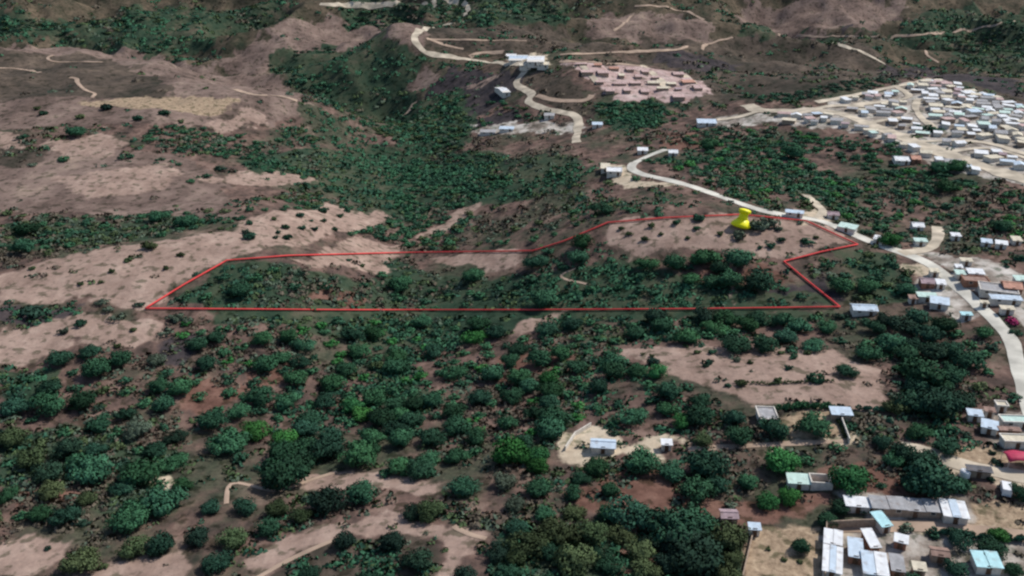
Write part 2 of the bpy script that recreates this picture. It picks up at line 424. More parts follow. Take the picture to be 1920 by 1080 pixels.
def world_poly(p):
    p = np.array(p, float); return at(p[:,0], p[:,1])[:,:2]
def poly_sd(P, x, y):
    """signed distance (positive inside)"""
    d = np.full(x.shape, 1e9); ins = np.zeros(x.shape, bool); k = len(P)
    for i in range(k):
        ax, ay = P[i]; bx, by = P[(i+1)%k]; ex, ey = bx-ax, by-ay
        t = np.clip(((x-ax)*ex+(y-ay)*ey)/(ex*ex+ey*ey+1e-9), 0, 1)
        d = np.minimum(d, np.hypot(x-ax-t*ex, y-ay-t*ey))
        c = (ay > y) != (by > y)
        ins ^= c & (x < ex*(y-ay)/(ey if abs(ey) > 1e-9 else 1e-9) + ax)
    return np.where(ins, d, -d)
wx = GX.ravel(); wy = GY.ravel()
jit = np.interp(wy, [120,400,900], [3.0,6.0,16.0])
jx = wx + (fbm(wx/9, wy/9, 21)-0.5)*jit*1.8 + (fbm(wx/2.6, wy/2.6, 51)-0.5)*jit*0.6; jy = wy + (fbm(wx/9, wy/9, 31)-0.5)*jit*2.6 + (fbm(wx/2.6, wy/2.6, 61)-0.5)*jit*0.8
def mask(polys):
    out = np.zeros(wx.shape)
    for p in polys:
        P = world_poly(p); lo = P.min(0)-12; hi = P.max(0)+12
        s = np.nonzero((wx > lo[0]) & (wx < hi[0]) & (wy > lo[1]) & (wy < hi[1]))[0]
        if not len(s): continue
        soft = np.interp(wy[s], [120,400,900], [2.4,4.0,6.5])
        out[s] = np.maximum(out[s], np.clip(0.5 + poly_sd(P, jx[s], jy[s])/(2*soft), 0, 1))
    return out
MK = {k: mask(v) for k, v in dict(soil=SOIL, pale=PALE, rede=REDE, step=STEP, moor=MOOR, burn=BURN, green=GREEN, town=TOWN, pink=PINK, dryg=DRYG).items()}
farf = np.clip((wy-560)/200, 0, 1)
def mask_at(key, x, y):
    v = np.clip(np.log(np.maximum(y, 30.01)/30)/LOGR*(NV-1), 0, NV-1).round().astype(int)
    u = np.clip((x/halfw(y)+1)/2*(NU-1), 0, NU-1).round().astype(int)
    return MK[key].reshape(NV, NU)[v, u]

idx = np.arange(NU*NV).reshape(NV, NU)
quads = np.stack([idx[:-1,:-1], idx[:-1,1:], idx[1:,1:], idx[1:,:-1]], -1).reshape(-1, 4)
M_land = bpy.data.materials.new('land'); M_land.use_nodes = True
def land_material():
    T = M_land.node_tree; N = T.nodes; L = T.links; P = N['Principled BSDF']
    P.inputs['Roughness'].default_value = 0.95; P.inputs['Specular IOR Level'].default_value = 0.05
    tc = N.new('ShaderNodeTexCoord')
    def noise(scale, detail=6, rough=0.6, stretch=(1,1,1)):
        mp = N.new('ShaderNodeMapping'); mp.inputs['Scale'].default_value = stretch; L.new(tc.outputs['Object'], mp.inputs['Vector'])
        t = N.new('ShaderNodeTexNoise'); t.inputs['Scale'].default_value = scale; t.inputs['Detail'].default_value = detail
        t.inputs['Roughness'].default_value = rough; L.new(mp.outputs[0], t.inputs['Vector']); return t.outputs['Fac']
    def ramp(fac, stops):
        r = N.new('ShaderNodeValToRGB'); e = r.color_ramp.elements
        while len(e) < len(stops): e.new(0.5)
        for el, (p, c) in zip(e, stops): el.position = p; el.color = (*c, 1)
        L.new(fac, r.inputs['Fac']); return r.outputs['Color']
    def mix(a, b, f):
        m = N.new('ShaderNodeMix'); m.data_type = 'RGBA'; L.new(a, m.inputs['A']); L.new(b, m.inputs['B']); L.new(f, m.inputs['Factor']); return m.outputs['Result']
    def math_(op, a, b_):
        m = N.new('ShaderNodeMath'); m.operation = op
        for i, v in enumerate((a, b_)):
            if isinstance(v, (int, float)): m.inputs[i].default_value = v
            else: L.new(v, m.inputs[i])
        return m.outputs[0]
    big = noise(0.022, 8, 0.62); mid = noise(0.11, 8, 0.68); fine = noise(0.75, 6, 0.7); dots = noise(0.32, 4, 0.55)
    def streaks(scale):
        mp = N.new('ShaderNodeMapping'); mp.inputs['Rotation'].default_value = (0,0,R(38)); mp.inputs['Scale'].default_value = (1,0.22,1); mp.vector_type = 'TEXTURE' if False else 'POINT'
        L.new(tc.outputs['Object'], mp.inputs['Vector']); t = N.new('ShaderNodeTexNoise'); t.inputs['Scale'].default_value = scale; t.inputs['Detail'].default_value = 7
        t.inputs['Roughness'].default_value = 0.66; L.new(mp.outputs[0], t.inputs['Vector']); return t.outputs['Fac']
    stk = streaks(0.16); stk2 = streaks(0.045)
    def edge(sock):
        s = math_('ADD', sock, math_('MULTIPLY', math_('ADD', math_('MULTIPLY', math_('SUBTRACT', mid, 0.5), 0.9), math_('MULTIPLY', math_('SUBTRACT', stk, 0.5), 0.7)), 1.0))
        r = N.new('ShaderNodeMapRange'); r.interpolation_type = 'SMOOTHSTEP'; r.inputs['From Min'].default_value = 0.36; r.inputs['From Max'].default_value = 0.64
        L.new(s, r.inputs['Value'])
        z = math_('GREATER_THAN', sock, 0.02)
        return math_('MULTIPLY', r.outputs[0], z)
    chans = {}
    for an, ks in (('cover_one', ('soil','pale','rede')), ('cover_two', ('step','moor','burn')), ('cover_three', ('green','town','pink')), ('cover_four', ('dryg','farf',''))):
        at_ = N.new('ShaderNodeAttribute'); at_.attribute_name = an
        sp = N.new('ShaderNodeSeparateColor'); L.new(at_.outputs['Color'], sp.inputs[0])
        for i, k in enumerate(ks): chans[k] = sp.outputs[i]
    # scrubland: litter, dry brush, green patches
    bm_ = math_('ADD', math_('MULTIPLY', mid, 0.55), math_('MULTIPLY', stk, 0.45))
    base = ramp(bm_, [(0.36,(0.034,0.029,0.026)),(0.45,(0.088,0.062,0.053)),(0.53,(0.150,0.098,0.081)),(0.64,(0.25,0.175,0.142))])
    grn = ramp(fine, [(0.3,(0.022,0.038,0.026)),(0.6,(0.052,0.070,0.042)),(0.8,(0.10,0.098,0.066))])
    gp = N.new('ShaderNodeMapRange'); gp.interpolation_type = 'SMOOTHSTEP'; gp.inputs['From Min'].default_value = 0.47; gp.inputs['From Max'].default_value = 0.60
    L.new(big, gp.inputs['Value'])
    col = mix(base, grn, math_('MULTIPLY', gp.outputs[0], 0.75))
    bf_ = math_('ADD', math_('MULTIPLY', mid, 0.35), math_('ADD', math_('MULTIPLY', stk2, 0.4), math_('MULTIPLY', big, 0.25)))
    farc = ramp(bf_, [(0.36,(0.022,0.030,0.020)),(0.45,(0.052,0.050,0.034)),(0.52,(0.092,0.074,0.053)),(0.58,(0.14,0.108,0.076)),(0.68,(0.20,0.16,0.115))])
    col = mix(col, farc, chans['farf'])
    def layer(col, key, stops, src=mid):
        return mix(col, ramp(src, stops), edge(chans[key]))
    col = layer(col, 'step', [(0.38,(0.070,0.054,0.044)),(0.46,(0.140,0.100,0.085)),(0.54,(0.205,0.150,0.127)),(0.62,(0.28,0.212,0.168))], bf_)
    col = layer(col, 'moor', [(0.38,(0.026,0.029,0.020)),(0.47,(0.060,0.050,0.040)),(0.54,(0.100,0.078,0.062)),(0.64,(0.17,0.13,0.10))], bf_)
    col = layer(col, 'burn', [(0.35,(0.030,0.028,0.032)),(0.55,(0.060,0.050,0.052)),(0.75,(0.11,0.085,0.08))])
    col = layer(col, 'green', [(0.36,(0.013,0.027,0.019)),(0.46,(0.030,0.054,0.034)),(0.54,(0.058,0.072,0.045)),(0.62,(0.12,0.098,0.072))], bf_)
    col = layer(col, 'rede', [(0.32,(0.085,0.045,0.035)),(0.52,(0.155,0.086,0.067)),(0.72,(0.24,0.145,0.113))])
    col = layer(col, 'soil', [(0.31,(0.130,0.086,0.070)),(0.42,(0.230,0.162,0.132)),(0.54,(0.315,0.228,0.187)),(0.67,(0.43,0.325,0.268))], bm_)
    col = layer(col, 'dryg', [(0.32,(0.22,0.16,0.11)),(0.52,(0.32,0.24,0.165)),(0.72,(0.42,0.33,0.235))], fine)
    col = layer(col, 'pale', [(0.3,(0.36,0.285,0.21)),(0.5,(0.48,0.40,0.30)),(0.72,(0.58,0.50,0.39))])
    col = layer(col, 'town', [(0.32,(0.10,0.085,0.07)),(0.44,(0.24,0.205,0.175)),(0.55,(0.42,0.385,0.345)),(0.68,(0.60,0.57,0.53))])
    col = layer(col, 'pink', [(0.3,(0.28,0.18,0.165)),(0.5,(0.42,0.31,0.29)),(0.72,(0.55,0.44,0.41))])
    # small dry plants and stones all over
    sp = ramp(dots, [(0.37,(0.30,0.36,0.30)),(0.46,(1,1,1)),(1.0,(1.12,1.1,1.08))])
    fg = ramp(fine, [(0.25,(0.72,0.72,0.72)),(0.5,(1,1,1)),(0.75,(1.22,1.2,1.18))])
    for c in (sp, fg):
        m = N.new('ShaderNodeMix'); m.data_type = 'RGBA'; m.blend_type = 'MULTIPLY'; m.inputs['Factor'].default_value = 0.8
        L.new(col, m.inputs['A']); L.new(c, m.inputs['B']); col = m.outputs['Result']
    L.new(col, P.inputs['Base Color'])
    bp = N.new('ShaderNodeBump'); bp.inputs['Strength'].default_value = 0.55; bp.inputs['Distance'].default_value = 0.6
    L.new(math_('ADD', mid, math_('MULTIPLY', fine, 0.35)), bp.inputs['Height']); L.new(bp.outputs[0], P.inputs['Normal'])
land_material()
me = mesh_np('ground', np.stack([wx, wy, GZ.ravel()], 1), quads, 4, [M_land], smooth=True)
Z0 = np.zeros_like(wx); O1 = np.ones_like(wx)
for an, ks in (('cover_one', ('soil','pale','rede')), ('cover_two', ('step','moor','burn')), ('cover_three', ('green','town','pink')), ('cover_four', ('dryg','farf',''))):
    a = me.attributes.new(an, 'FLOAT_COLOR', 'POINT')
    ch = [farf if k == 'farf' else (MK[k] if k else Z0) for k in ks] + [O1]
    a.data.foreach_set('color', np.stack(ch, 1).astype(np.float32).ravel())
g = link(bpy.data.objects.new('ground', me)); g['kind'] = 'structure'

# ------------------------------------------------------------------ roads
def densify(P, step):
    out = [P[0]]
    for a, b_ in zip(P[:-1], P[1:]):
        L_ = np.hypot(*(b_-a)[:2]); k = max(1, int(L_/step))
        for i in range(1, k+1): out.append(a+(b_-a)*i/k)
    return np.array(out)
def smooth_line(P, it=3):
    P = np.array(P)
    for _ in range(it):
        Q = np.empty((2*len(P), P.shape[1])); Q[0] = P[0]; Q[-1] = P[-1]
        Q[1:-1:2] = 0.75*P[:-1]+0.25*P[1:]; Q[2:-1:2] = 0.25*P[:-1]+0.75*P[1:]
        P = Q
    return P
ROADPTS = []
def road(name, pix, width, m, up=0.12, wob=0.3):
    width = width*(1.0 if width < 4.7 else 0.8)
    p = densify(smooth_line(np.array(pix, float)), 5.0); P = at(p[:,0], p[:,1])[:,:2]
    for _ in range(3): P[1:-1] = 0.5*P[1:-1]+0.25*(P[:-2]+P[2:])
    P = densify(P, 1.5)
    keep = [0]
    for i in range(1, len(P)):
        if np.hypot(*(P[i]-P[keep[-1]])) > 1.2: keep.append(i)
    P = P[keep]
    t = np.gradient(P, axis=0); t /= np.linalg.norm(t, axis=1)[:,None]+1e-9
    nrm = np.stack([-t[:,1], t[:,0]], 1)
    s = np.arange(len(P))*1.5
    wl = width/2*(1+wob*(2*fbm(s/9, s*0+len(ROADPTS), 5)-1)*2); wr = width/2*(1+wob*(2*fbm(s/9, s*0+9+len(ROADPTS), 6)-1)*2)
    offs = [1.0, 0.5, 0, -0.5, -1.0]; V = []
    for o in offs:
        wv = np.where(o > 0, wl, wr); q = P + nrm*(o*wv)[:,None]
        V.append(np.column_stack([q, ground(q[:,0], q[:,1]) + up + 0.05*(1-o*o)]))
    V = np.stack(V, 1); k = len(P); i5 = np.arange(k*5).reshape(k, 5)
    fq = np.stack([i5[:-1,:-1], i5[:-1,1:], i5[1:,1:], i5[1:,:-1]], -1).reshape(-1, 4)[:, ::-1]
    o = link(bpy.data.objects.new(name, mesh_np(name, V.reshape(-1,3), fq, 4, [m], smooth=True)))
    o['kind'] = 'structure'
    ROADPTS.append(np.column_stack([P, np.full(len(P), width/2)]))
    return o
road('road', [(1985,900),(1940,790),(1922,740),(1910,690),(1898,640),(1870,605),(1830,570),(1790,535),(1755,500),(1700,477),(1640,457),(1580,430),(1530,411),(1470,405),(1410,390),(1340,365),(1290,347),(1240,335),(1195,325),(1178,314),(1200,298),(1250,280)], 5.0, M_paved, 0.12, 0.15)
road('road', [(1080,268),(1082,250),(1085,217),(1060,212),(1015,203),(985,190),(1005,175),(968,162),(966,152),(985,133),(985,124)], 6.0, M_road, 0.2)
road('road', [(1020,120),(985,122),(920,118),(870,110),(800,102),(788,90),(772,70),(790,55),(840,46),(875,40)], 6.5, M_road, 0.25)
road('road', [(872,30),(880,15),(868,3)], 6, M_road, 0.3)
road('street', [(1960,350),(1800,300),(1700,260),(1620,230),(1560,209),(1500,208),(1420,209),(1410,203),(1400,196)], 9.5, M_road, 0.2)
road('street', [(1530,192),(1680,163),(1745,147)], 3.6, M_road, 0.2)
road('street', [(1680,163),(1722,186),(1600,197)], 3.2, M_road, 0.25)
road('street', [(1722,186),(1712,208),(1755,245)], 3.2, M_road, 0.3)
road('street', [(1605,234),(1690,221)], 2.9, M_road, 0.25)
road('street', [(1702,268),(1830,261),(1930,292)], 3.2, M_road, 0.25)
road('street', [(1760,288),(1860,275),(1930,300)], 2.5, M_road, 0.3)
road('street', [(1092,124),(1110,142),(1125,160)], 4.5, M_road, 0.3)
road('street', [(1218,134),(1235,148),(1252,166)], 4.5, M_road, 0.3)
road('street', [(1280,141),(1292,150),(1300,158)], 4.5, M_road, 0.3)
road('dirt_road', [(1050,115),(1130,118),(1200,124)], 5, M_track, 0.25)
road('street', [(1420,210),(1380,222),(1340,226)], 4, M_road, 0.3)
road('street', [(1620,200),(1560,196),(1490,216)], 4, M_road, 0.3)
road('track', [(1190,12),(1230,10),(1290,22),(1320,38)], 2.4, M_track, 0.4)
road('track', [(800,74),(900,76),(990,77)], 2.2, M_track, 0.35)
road('track', [(600,8),(680,12),(760,6),(860,5)], 4.5, M_road, 0.4)
road('track', [(1735,95),(1738,105),(1760,118)], 2.4, M_track, 0.4)
road('dirt_road', [(1512,366),(1540,392),(1545,404),(1530,411)], 3.5, M_road, 0.16)
road('dirt_road', [(1690,476),(1745,468),(1758,447),(1757,425)], 4.0, M_road, 0.16)
road('dirt_road', [(1690,835),(1740,845),(1800,872),(1870,885),(1940,900)], 4.0, M_road, 0.10)
road('dirt_road', [(1555,990),(1700,986),(1800,992),(1940,1008)], 3.0, M_track, 0.10)
road('track', [(880,107),(900,98),(945,98)], 4, M_track, 0.3)
road('track', [(800,72),(850,90),(870,92)], 3, M_track, 0.3)
road('track', [(1005,180),(1040,190),(1100,190),(1110,178)], 3.5, M_track, 0.2)
road('track', [(1050,103),(1115,100),(1280,95),(1330,82),(1375,70)], 2.6, M_track, 0.35)
road('track', [(1150,58),(1165,50),(1175,40),(1190,24)], 2.2, M_track, 0.35)
road('track', [(1560,80),(1610,95),(1640,110),(1662,122)], 5, M_road, 0.35)
road('track', [(1460,68),(1700,70),(1820,55),(1930,38)], 2.4, M_track, 0.4)
road('track', [(425,945),(427,902),(470,910),(520,926),(560,908),(640,882)], 1.1, M_track, 0.08)
road('track', [(1100,533),(1040,520),(1075,505),(1090,500)], 0.9, M_track, 0.1)
road('track', [(100,104),(88,108),(92,114),(110,117),(150,116),(195,117)], 2.2, M_track, 0.25)
road('track', [(130,146),(146,148),(144,155),(152,164),(165,172),(182,176),(172,184)], 2.2, M_track, 0.25)
road('track', [(-20,128),(20,128),(48,131),(75,137)], 2.6, M_track, 0.25)
road('track', [(1290,842),(1400,836),(1560,829),(1590,826)], 1.6, M_track, 0.08)
road('track', [(850,987),(880,1003),(912,1010)], 1.4, M_track, 0.08)
road('track', [(480,1085),(560,1040),(650,1003)], 1.2, M_track, 0.08)
road('stream_bed', [(440,168),(480,180),(520,178),(560,190)], 5, M_track, 0.25)
road('stream_bed', [(760,215),(770,205),(778,192)], 6, M_track, 0.25)
ROADPTS = np.concatenate(ROADPTS)
def off_road(x, y, r):
    return (np.hypot(ROADPTS[:,0]-x, ROADPTS[:,1]-y) > ROADPTS[:,2]+r).all()

# ------------------------------------------------------------------ boundary line and pin
BND = [(272,577),(345,532),(425,487),(540,478),(735,473),(1000,469),(1060,450),(1140,416),(1250,407),(1390,401),(1512,413),(1560,435),(1608,457),(1540,471),(1470,489),(1520,530),(1575,574),(1300,578),(960,580),(650,580),(272,577)]
bp_ = densify(np.array(BND, float), 12.0); bw = at(bp_[:,0], bp_[:,1], 0.7)[:,:2]
bl = densify(bw, 2.5)
BNDPTS = bl
mb = MB(); mb.tube([(x, y, z+0.5) for (x, y), z in zip(bl, ground(bl[:,0], bl[:,1]))], 0.27, 8)
o = mb.build('boundary_line', M_red, None, True)
tag(o, 'thin red line laid on the ground around the outlined plot', 'boundary line')

pp = at([1388],[427])[0]
k_pin = 1/pixel(pp)[2][0]
pin = link(bpy.data.objects.new('map_pin', None)); pin.location = (pp[0], pp[1], pp[2]+0.2)
tag(pin, 'giant yellow push pin leaning on the pale field by the road', 'map pin')
pin.rotation_euler = (R(-8), R(12), 0)
MB().lathe([(0.2,0.0),(2.6,0.05),(3.45,0.5),(3.5,0.9),(3.2,1.5),(2.5,2.2),(1.9,2.9)], 24).build('collar', M_yel, pin, True)
MB().lathe([(1.85,2.9),(1.6,3.3),(1.5,4.2),(1.55,5.0)], 24).build('shaft', M_yel, pin, True)
MB().lathe([(1.2,5.0),(1.9,5.05),(2.05,5.3),(2.05,5.9),(1.9,6.2),(0.9,6.4)], 24).build('cap', M_yel, pin, True)
MB().lathe([(0.15,0.0),(0.12,-1.0),(0.01,-2.0)], 10).build('needle', M_steel, pin, True)

# ------------------------------------------------------------------ buildings
HOUSES = []     # x, y, radius
def house(px, py, wpx, hpx, rot, roof, label, kind='shed', wall='white', h=1.8, group=None, name='house', cat='house', parts=True, bays=1, roof2=None):
    P = at([px],[py], h)[0]; _, _, ppm = pixel(P); ppm = ppm[0]
    el = math.atan2(CAMH-P[2]-h, P[1])
    W = wpx/ppm; D = hpx/(ppm*math.sin(el)); W = max(W, 1.6); D = max(D, 1.6)
    return house_at(P[0], P[1], W, D, rot, roof, label, kind, wall, h, group, name, cat, parts, bays, roof2)
def house_at(x, y, W, D, rot, roof, label, kind='shed', wall='white', h=1.8, group=None, name='house', cat='house', parts=True, bays=1, roof2=None):
    root = link(bpy.data.objects.new(name, None))
    z = float(ground(x, y)); root.location = (x, y, z); root.rotation_euler = (0, 0, R(rot))
    tag(root, label, cat, group)
    HOUSES.append((x, y, 0.55*math.hypot(W, D)))
    a, b_ = W/2, D/2; e = 0.3; rise = min(0.8, 0.09*D) if kind == 'shed' else (min(0.9, 0.15*D) if kind == 'gable' else 0)
    m = MB(); wi = a-e; wd = b_-e
    zt0 = h if kind != 'shed' else h-0.02
    if kind == 'gable':
        m.add([(-wi,-wd,-1.5),(wi,-wd,-1.5),(wi,wd,-1.5),(-wi,wd,-1.5),(-wi,-wd,h),(wi,-wd,h),(wi,wd,h),(-wi,wd,h),(-wi,0,h+rise*0.96),(wi,0,h+rise*0.96)],
              [(0,1,5,4),(1,2,6,9,5),(2,3,7,6),(3,0,4,8,7),(4,5,9,8),(6,7,8,9)])
    else:
        f = rise/(2*b_)
        zf = h-0.16+f*e; zb = h-0.16+rise-f*e
        m.add([(-wi,-wd,-1.5),(wi,-wd,-1.5),(wi,wd,-1.5),(-wi,wd,-1.5),(-wi,-wd,zf),(wi,-wd,zf),(wi,wd,zb),(-wi,wd,zb)],
              [(0,1,5,4),(1,2,6,5),(2,3,7,6),(3,0,4,7),(4,5,6,7)])
    m.build('wall', WALL[wall], root)
    for k in range(bays):
        x0 = -a + W*k/bays + (0.06 if k else 0); x1 = -a + W*(k+1)/bays
        rm = ROOF[roof if (k % 2 == 0 or not roof2) else roof2]; dz = 0.12*(k % 2)
        r = MB()
        if kind == 'gable':
            r.slab([(x0,-b_,h-0.05+dz),(x1,-b_,h-0.05+dz),(x1,0,h+rise+dz),(x0,0,h+rise+dz)], 0.1)
            r.slab([(x0,0.005,h+rise+dz),(x1,0.005,h+rise+dz),(x1,b_,h-0.05+dz),(x0,b_,h-0.05+dz)], 0.1)
        else:
            r.slab([(x0,-b_,h+dz),(x1,-b_,h+dz),(x1,b_,h+rise+dz),(x0,b_,h+rise+dz)], 0.12)
        ro = r.build('roof', rm, root)
        if parts and kind == 'gable':
            MB().box(x0,-0.18,h+rise+dz+0.005,x1,0.18,h+rise+dz+0.07).build('ridge_cap', rm, ro)
        if parts and kind == 'flat':
            t = 0.25
            zz0, zz1 = h+dz+.003, h+dz+0.25; o4 = [(x0,-b_),(x1,-b_),(x1,b_),(x0,b_)]; i4 = [(x0+t,-b_+t),(x1-t,-b_+t),(x1-t,b_-t),(x0+t,b_-t)]
            vs = [(*p, zz0) for p in o4]+[(*p, zz1) for p in o4]+[(*p, zz1) for p in i4]+[(*p, zz0) for p in i4]; fs = []
            for q_ in range(4):
                r_ = (q_+1) % 4; fs += [(q_,r_,4+r_,4+q_),(4+q_,4+r_,8+r_,8+q_),(8+q_,8+r_,12+r_,12+q_),(12+q_,12+r_,r_,q_)]
            MB().add(vs, fs).build('parapet', WALL[wall], ro)
    if parts:
        nw = max(1, int(W/3.2))
        for k in range(nw):
            cx = -wi + 2*wi*(k+0.5)/nw
            if k == nw//2:
                d = MB().box(cx-0.45,-wd-0.05,0,cx+0.45,-wd-0.003,2.0).build('door', M_door, root)
                MB().box(cx+0.28,-wd-0.1,0.95,cx+0.36,-wd-0.053,1.1).build('handle', M_steel, d)
            else:
                f = MB().box(cx-0.5,-wd-0.05,0.9,cx+0.5,-wd-0.003,1.8).build('window', WALL['white'], root)
                MB().box(cx-0.42,-wd-0.06,0.98,cx+0.42,-wd-0.053,1.72).build('pane', M_pane, f)
    return root

H_ = house
H_(1438,775,36,24,-4,'grey','square grey concrete house at the lower edge of the pink field','flat')
H_(1577,771,40,14,-5,'pale blue','pale blue tin-roofed house at the lower right edge of the pink field','shed',wall='adobe')
H_(1497,898,42,18,-6,'mint','small pale tin-roofed shed left of the round bright tree','shed')
H_(1608,941,48,18,-8,'white','short white-roofed house joined to the left end of the long grey shed','shed')
H_(1698,946,128,22,-7,'grey','long grey-roofed shed, the longest roof among the village trees','shed',wall='adobe',bays=4)
H_(1789,955,46,30,-12,'white','white and blue striped roof house at the right end of the long grey shed','shed',bays=3,roof2='pale blue')
H_(1653,974,24,26,12,'cyan','narrow cyan-roofed hut in front of the long grey shed','shed')
H_(1367,963,34,18,-3,'mauve','lone dusty mauve-roofed hut on the red earth','gable',wall='adobe')
H_(1415,987,24,13,-6,'pale blue','tiny pale hut at the top left corner of the dry field','shed')
H_(1562,1008,34,26,-19,'white','white-roofed house at the top left corner of the walled compound','shed',bays=2)
H_(1561,1050,36,46,-19,'white','white-roofed house at the bottom left corner of the walled compound','shed',bays=3,roof2='pale blue')
H_(1604,1028,28,34,-16,'pale blue','pale blue-roofed room between the white roofs of the compound','shed',wall='brick')
H_(1633,1010,22,32,2,'white','slim white-roofed room leaning against the brick courtyard','shed',wall='brick')
H_(1640,1058,46,40,-14,'pale blue','large striped blue-white roof house in the compound','shed',bays=2,roof2='white')
H_(1690,1010,26,16,-24,'white','small tilted white-roofed shed right of the brick courtyard','shed',wall='brick')
H_(1682,1056,26,30,-14,'grey','grey-roofed lean-to beside the large striped roof','shed',wall='brick')
H_(1850,1050,48,28,-8,'cyan','bright cyan-roofed house near the bottom right corner','shed',bays=2)
H_(1828,774,28,12,-14,'pale blue','small pale blue-roofed house left of the roadside rooftops','shed')
H_(1856,796,30,16,-26,'pale blue','turned lavender-blue roof house below the small blue one','shed')
H_(1905,786,56,14,-4,'mint','wide pale mint-roofed house by the road at the right edge','flat')
H_(1906,822,54,15,-4,'cream','wide cream flat-roofed house below the mint one','flat')
H_(1836,879,46,11,-12,'dark grey','dark grey low shed behind the white tank','shed',wall='adobe')
H_(1620,576,46,13,-6,'pale blue','white-blue roofed house just right of the lower right boundary corner','gable')
H_(1131,831,48,18,-6,'pale blue','pale blue-roofed house alone in the cream clearing','gable')
H_(1250,829,22,11,-4,'white','small white shed right of the house in the clearing','shed')
H_(1726,450,24,6,-8,'mint','low mint-roofed house left of the side lane','shed')
H_(1720,421,22,9,-8,'white','white-roofed house up the side lane','gable')
H_(1798,499,14,6,-10,'white','tiny white-roofed house behind the mint one by the road','shed')
H_(1801,511,20,8,-10,'mint','small mint-roofed house right beside the road bend','shed')
H_(1829,509,30,9,-10,'white','white-roofed house right of the small mint one','shed')
H_(1829,523,46,11,-10,'brown','brown flat-roofed house behind the big pale slab','flat',wall='brick')
H_(1872,540,66,17,-20,'grey','big pale grey flat slab roof beside the road','flat',wall='white')
H_(1897,534,34,15,-14,'salmon','salmon-roofed house right of the big pale slab','gable',wall='brick')
H_(1886,558,56,8,-10,'pale blue','long blue-grey roof in front of the big pale slab','shed')
H_(1914,522,24,9,-8,'mint','pale green-roofed house behind the salmon roof','shed')
H_(1738,526,26,11,-10,'mauve','mauve-roofed house left of the road','gable',wall='brick')
H_(1764,529,18,9,-14,'white','white-roofed house between the mauve roof and the road','shed')
H_(1738,553,36,8,-8,'mint','long mint roof left of the road above the trees','shed')
H_(1762,564,34,13,-22,'pale blue','tilted white-blue roof house left of the road','shed')
H_(1812,588,22,6,-6,'cyan','small cyan roof squeezed against the lower side of the road','shed')
H_(1490,397,34,5,-18,'pale blue','low pale-roofed house behind the road right of the pin','shed')
H_(1590,424,34,8,-36,'mint','long pale mint roof lying along the road above the boundary','shed')
H_(1648,446,18,7,-30,'white','pale roof beyond the rightmost boundary corner across the road','shed')
H_(1562,400,22,7,-10,'mauve','mauve-roofed house where the dirt lane meets the road','gable')
H_(1152,318,30,9,-6,'white','white house alone at the hairpin of the road','flat')
H_(1135,312,18,8,-6,'cream','cream annex left of the hairpin house','shed')
H_(1262,284,18,6,-6,'white','white house at the far end of the concrete road','gable')
H_(1205,280,20,5,-6,'white','low white house left of the far road end','shed')
H_(942,168,16,10,20,'white','lone white house on the dark slope left of the winding road','gable',h=2.5)
H_(972,108,34,10,-3,'pale blue','left half of the big white market roof on the hilltop','gable',h=2.5,name='market_hall',cat='hall')
H_(1005,110,32,11,-3,'white','right half of the big white market roof on the hilltop','gable',h=2.5,name='market_hall',cat='hall')
H_(958,104,20,6,-3,'white','small white market roof at the back left of the hilltop market','flat')
H_(1018,119,22,6,-3,'cream','cream roof at the front right of the hilltop market','flat')
H_(985,121,22,5,-3,'cream','cream roof at the front of the hilltop market by the road','flat')
H_(915,246,30,4,-4,'grey','long grey roof at the left end of the valley hamlet','shed')
H_(950,240,28,4,-4,'pale blue','pale blue roof second from the left in the valley hamlet','shed')
H_(1120,232,20,4,-4,'pale blue','pale blue roof right of the road in the valley hamlet','shed')
H_(1030,215,20,4,-4,'grey','grey roof behind the valley hamlet','shed')
H_(1325,228,36,6,-6,'pale blue','pale blue roof left of the town edge','shed')
H_(1690,297,28,9,-10,'white','white-walled house with plain roof below the town street','gable')
H_(1716,295,18,8,-10,'salmon','red-roofed house beside the white one below the town street','gable',wall='brick')

H_(1812,487,22,6,-12,'cream','cream roof behind the white roofs near the road bend','shed')
H_(1889,577,26,7,-10,'cream','cream roof below the long blue-grey roof','shed')
H_(1752,507,18,7,-10,'cream','cream roof above the mauve-roofed house','shed')
H_(1712,557,16,7,-10,'brown','brown roof left of the long mint roof','shed')
H_(1846,566,16,5,-12,'cream','small cream lean-to between the road and the blue-grey roof','shed')
H_(1878,757,22,10,-10,'cream','cream roof behind the wide mint-roofed house','flat')
H_(1856,768,20,9,-14,'brown','brown roof between the small blue roof and the cream one','shed')
H_(1893,804,40,7,-6,'brown','long brown roof between the mint and cream flat roofs','shed',wall='brick')
H_(1792,440,18,6,-10,'white','white roof right of the side lane','shed')
H_(1850,452,20,7,-22,'pale blue','pale blue roof in the trees right of the side lane','shed')
H_(1878,455,22,7,-24,'white','white tilted roof in the trees near the right edge','shed')
H_(1906,448,18,8,-12,'cream','cream roof in the trees at the right edge','shed')
H_(1762,1034,34,18,-12,'brown','dusty brown-roofed house between the compound and the cyan roof','gable',wall='adobe')
H_(1724,1062,26,16,-12,'cream','cream-roofed shed in front of the dusty brown roof','shed',wall='adobe')

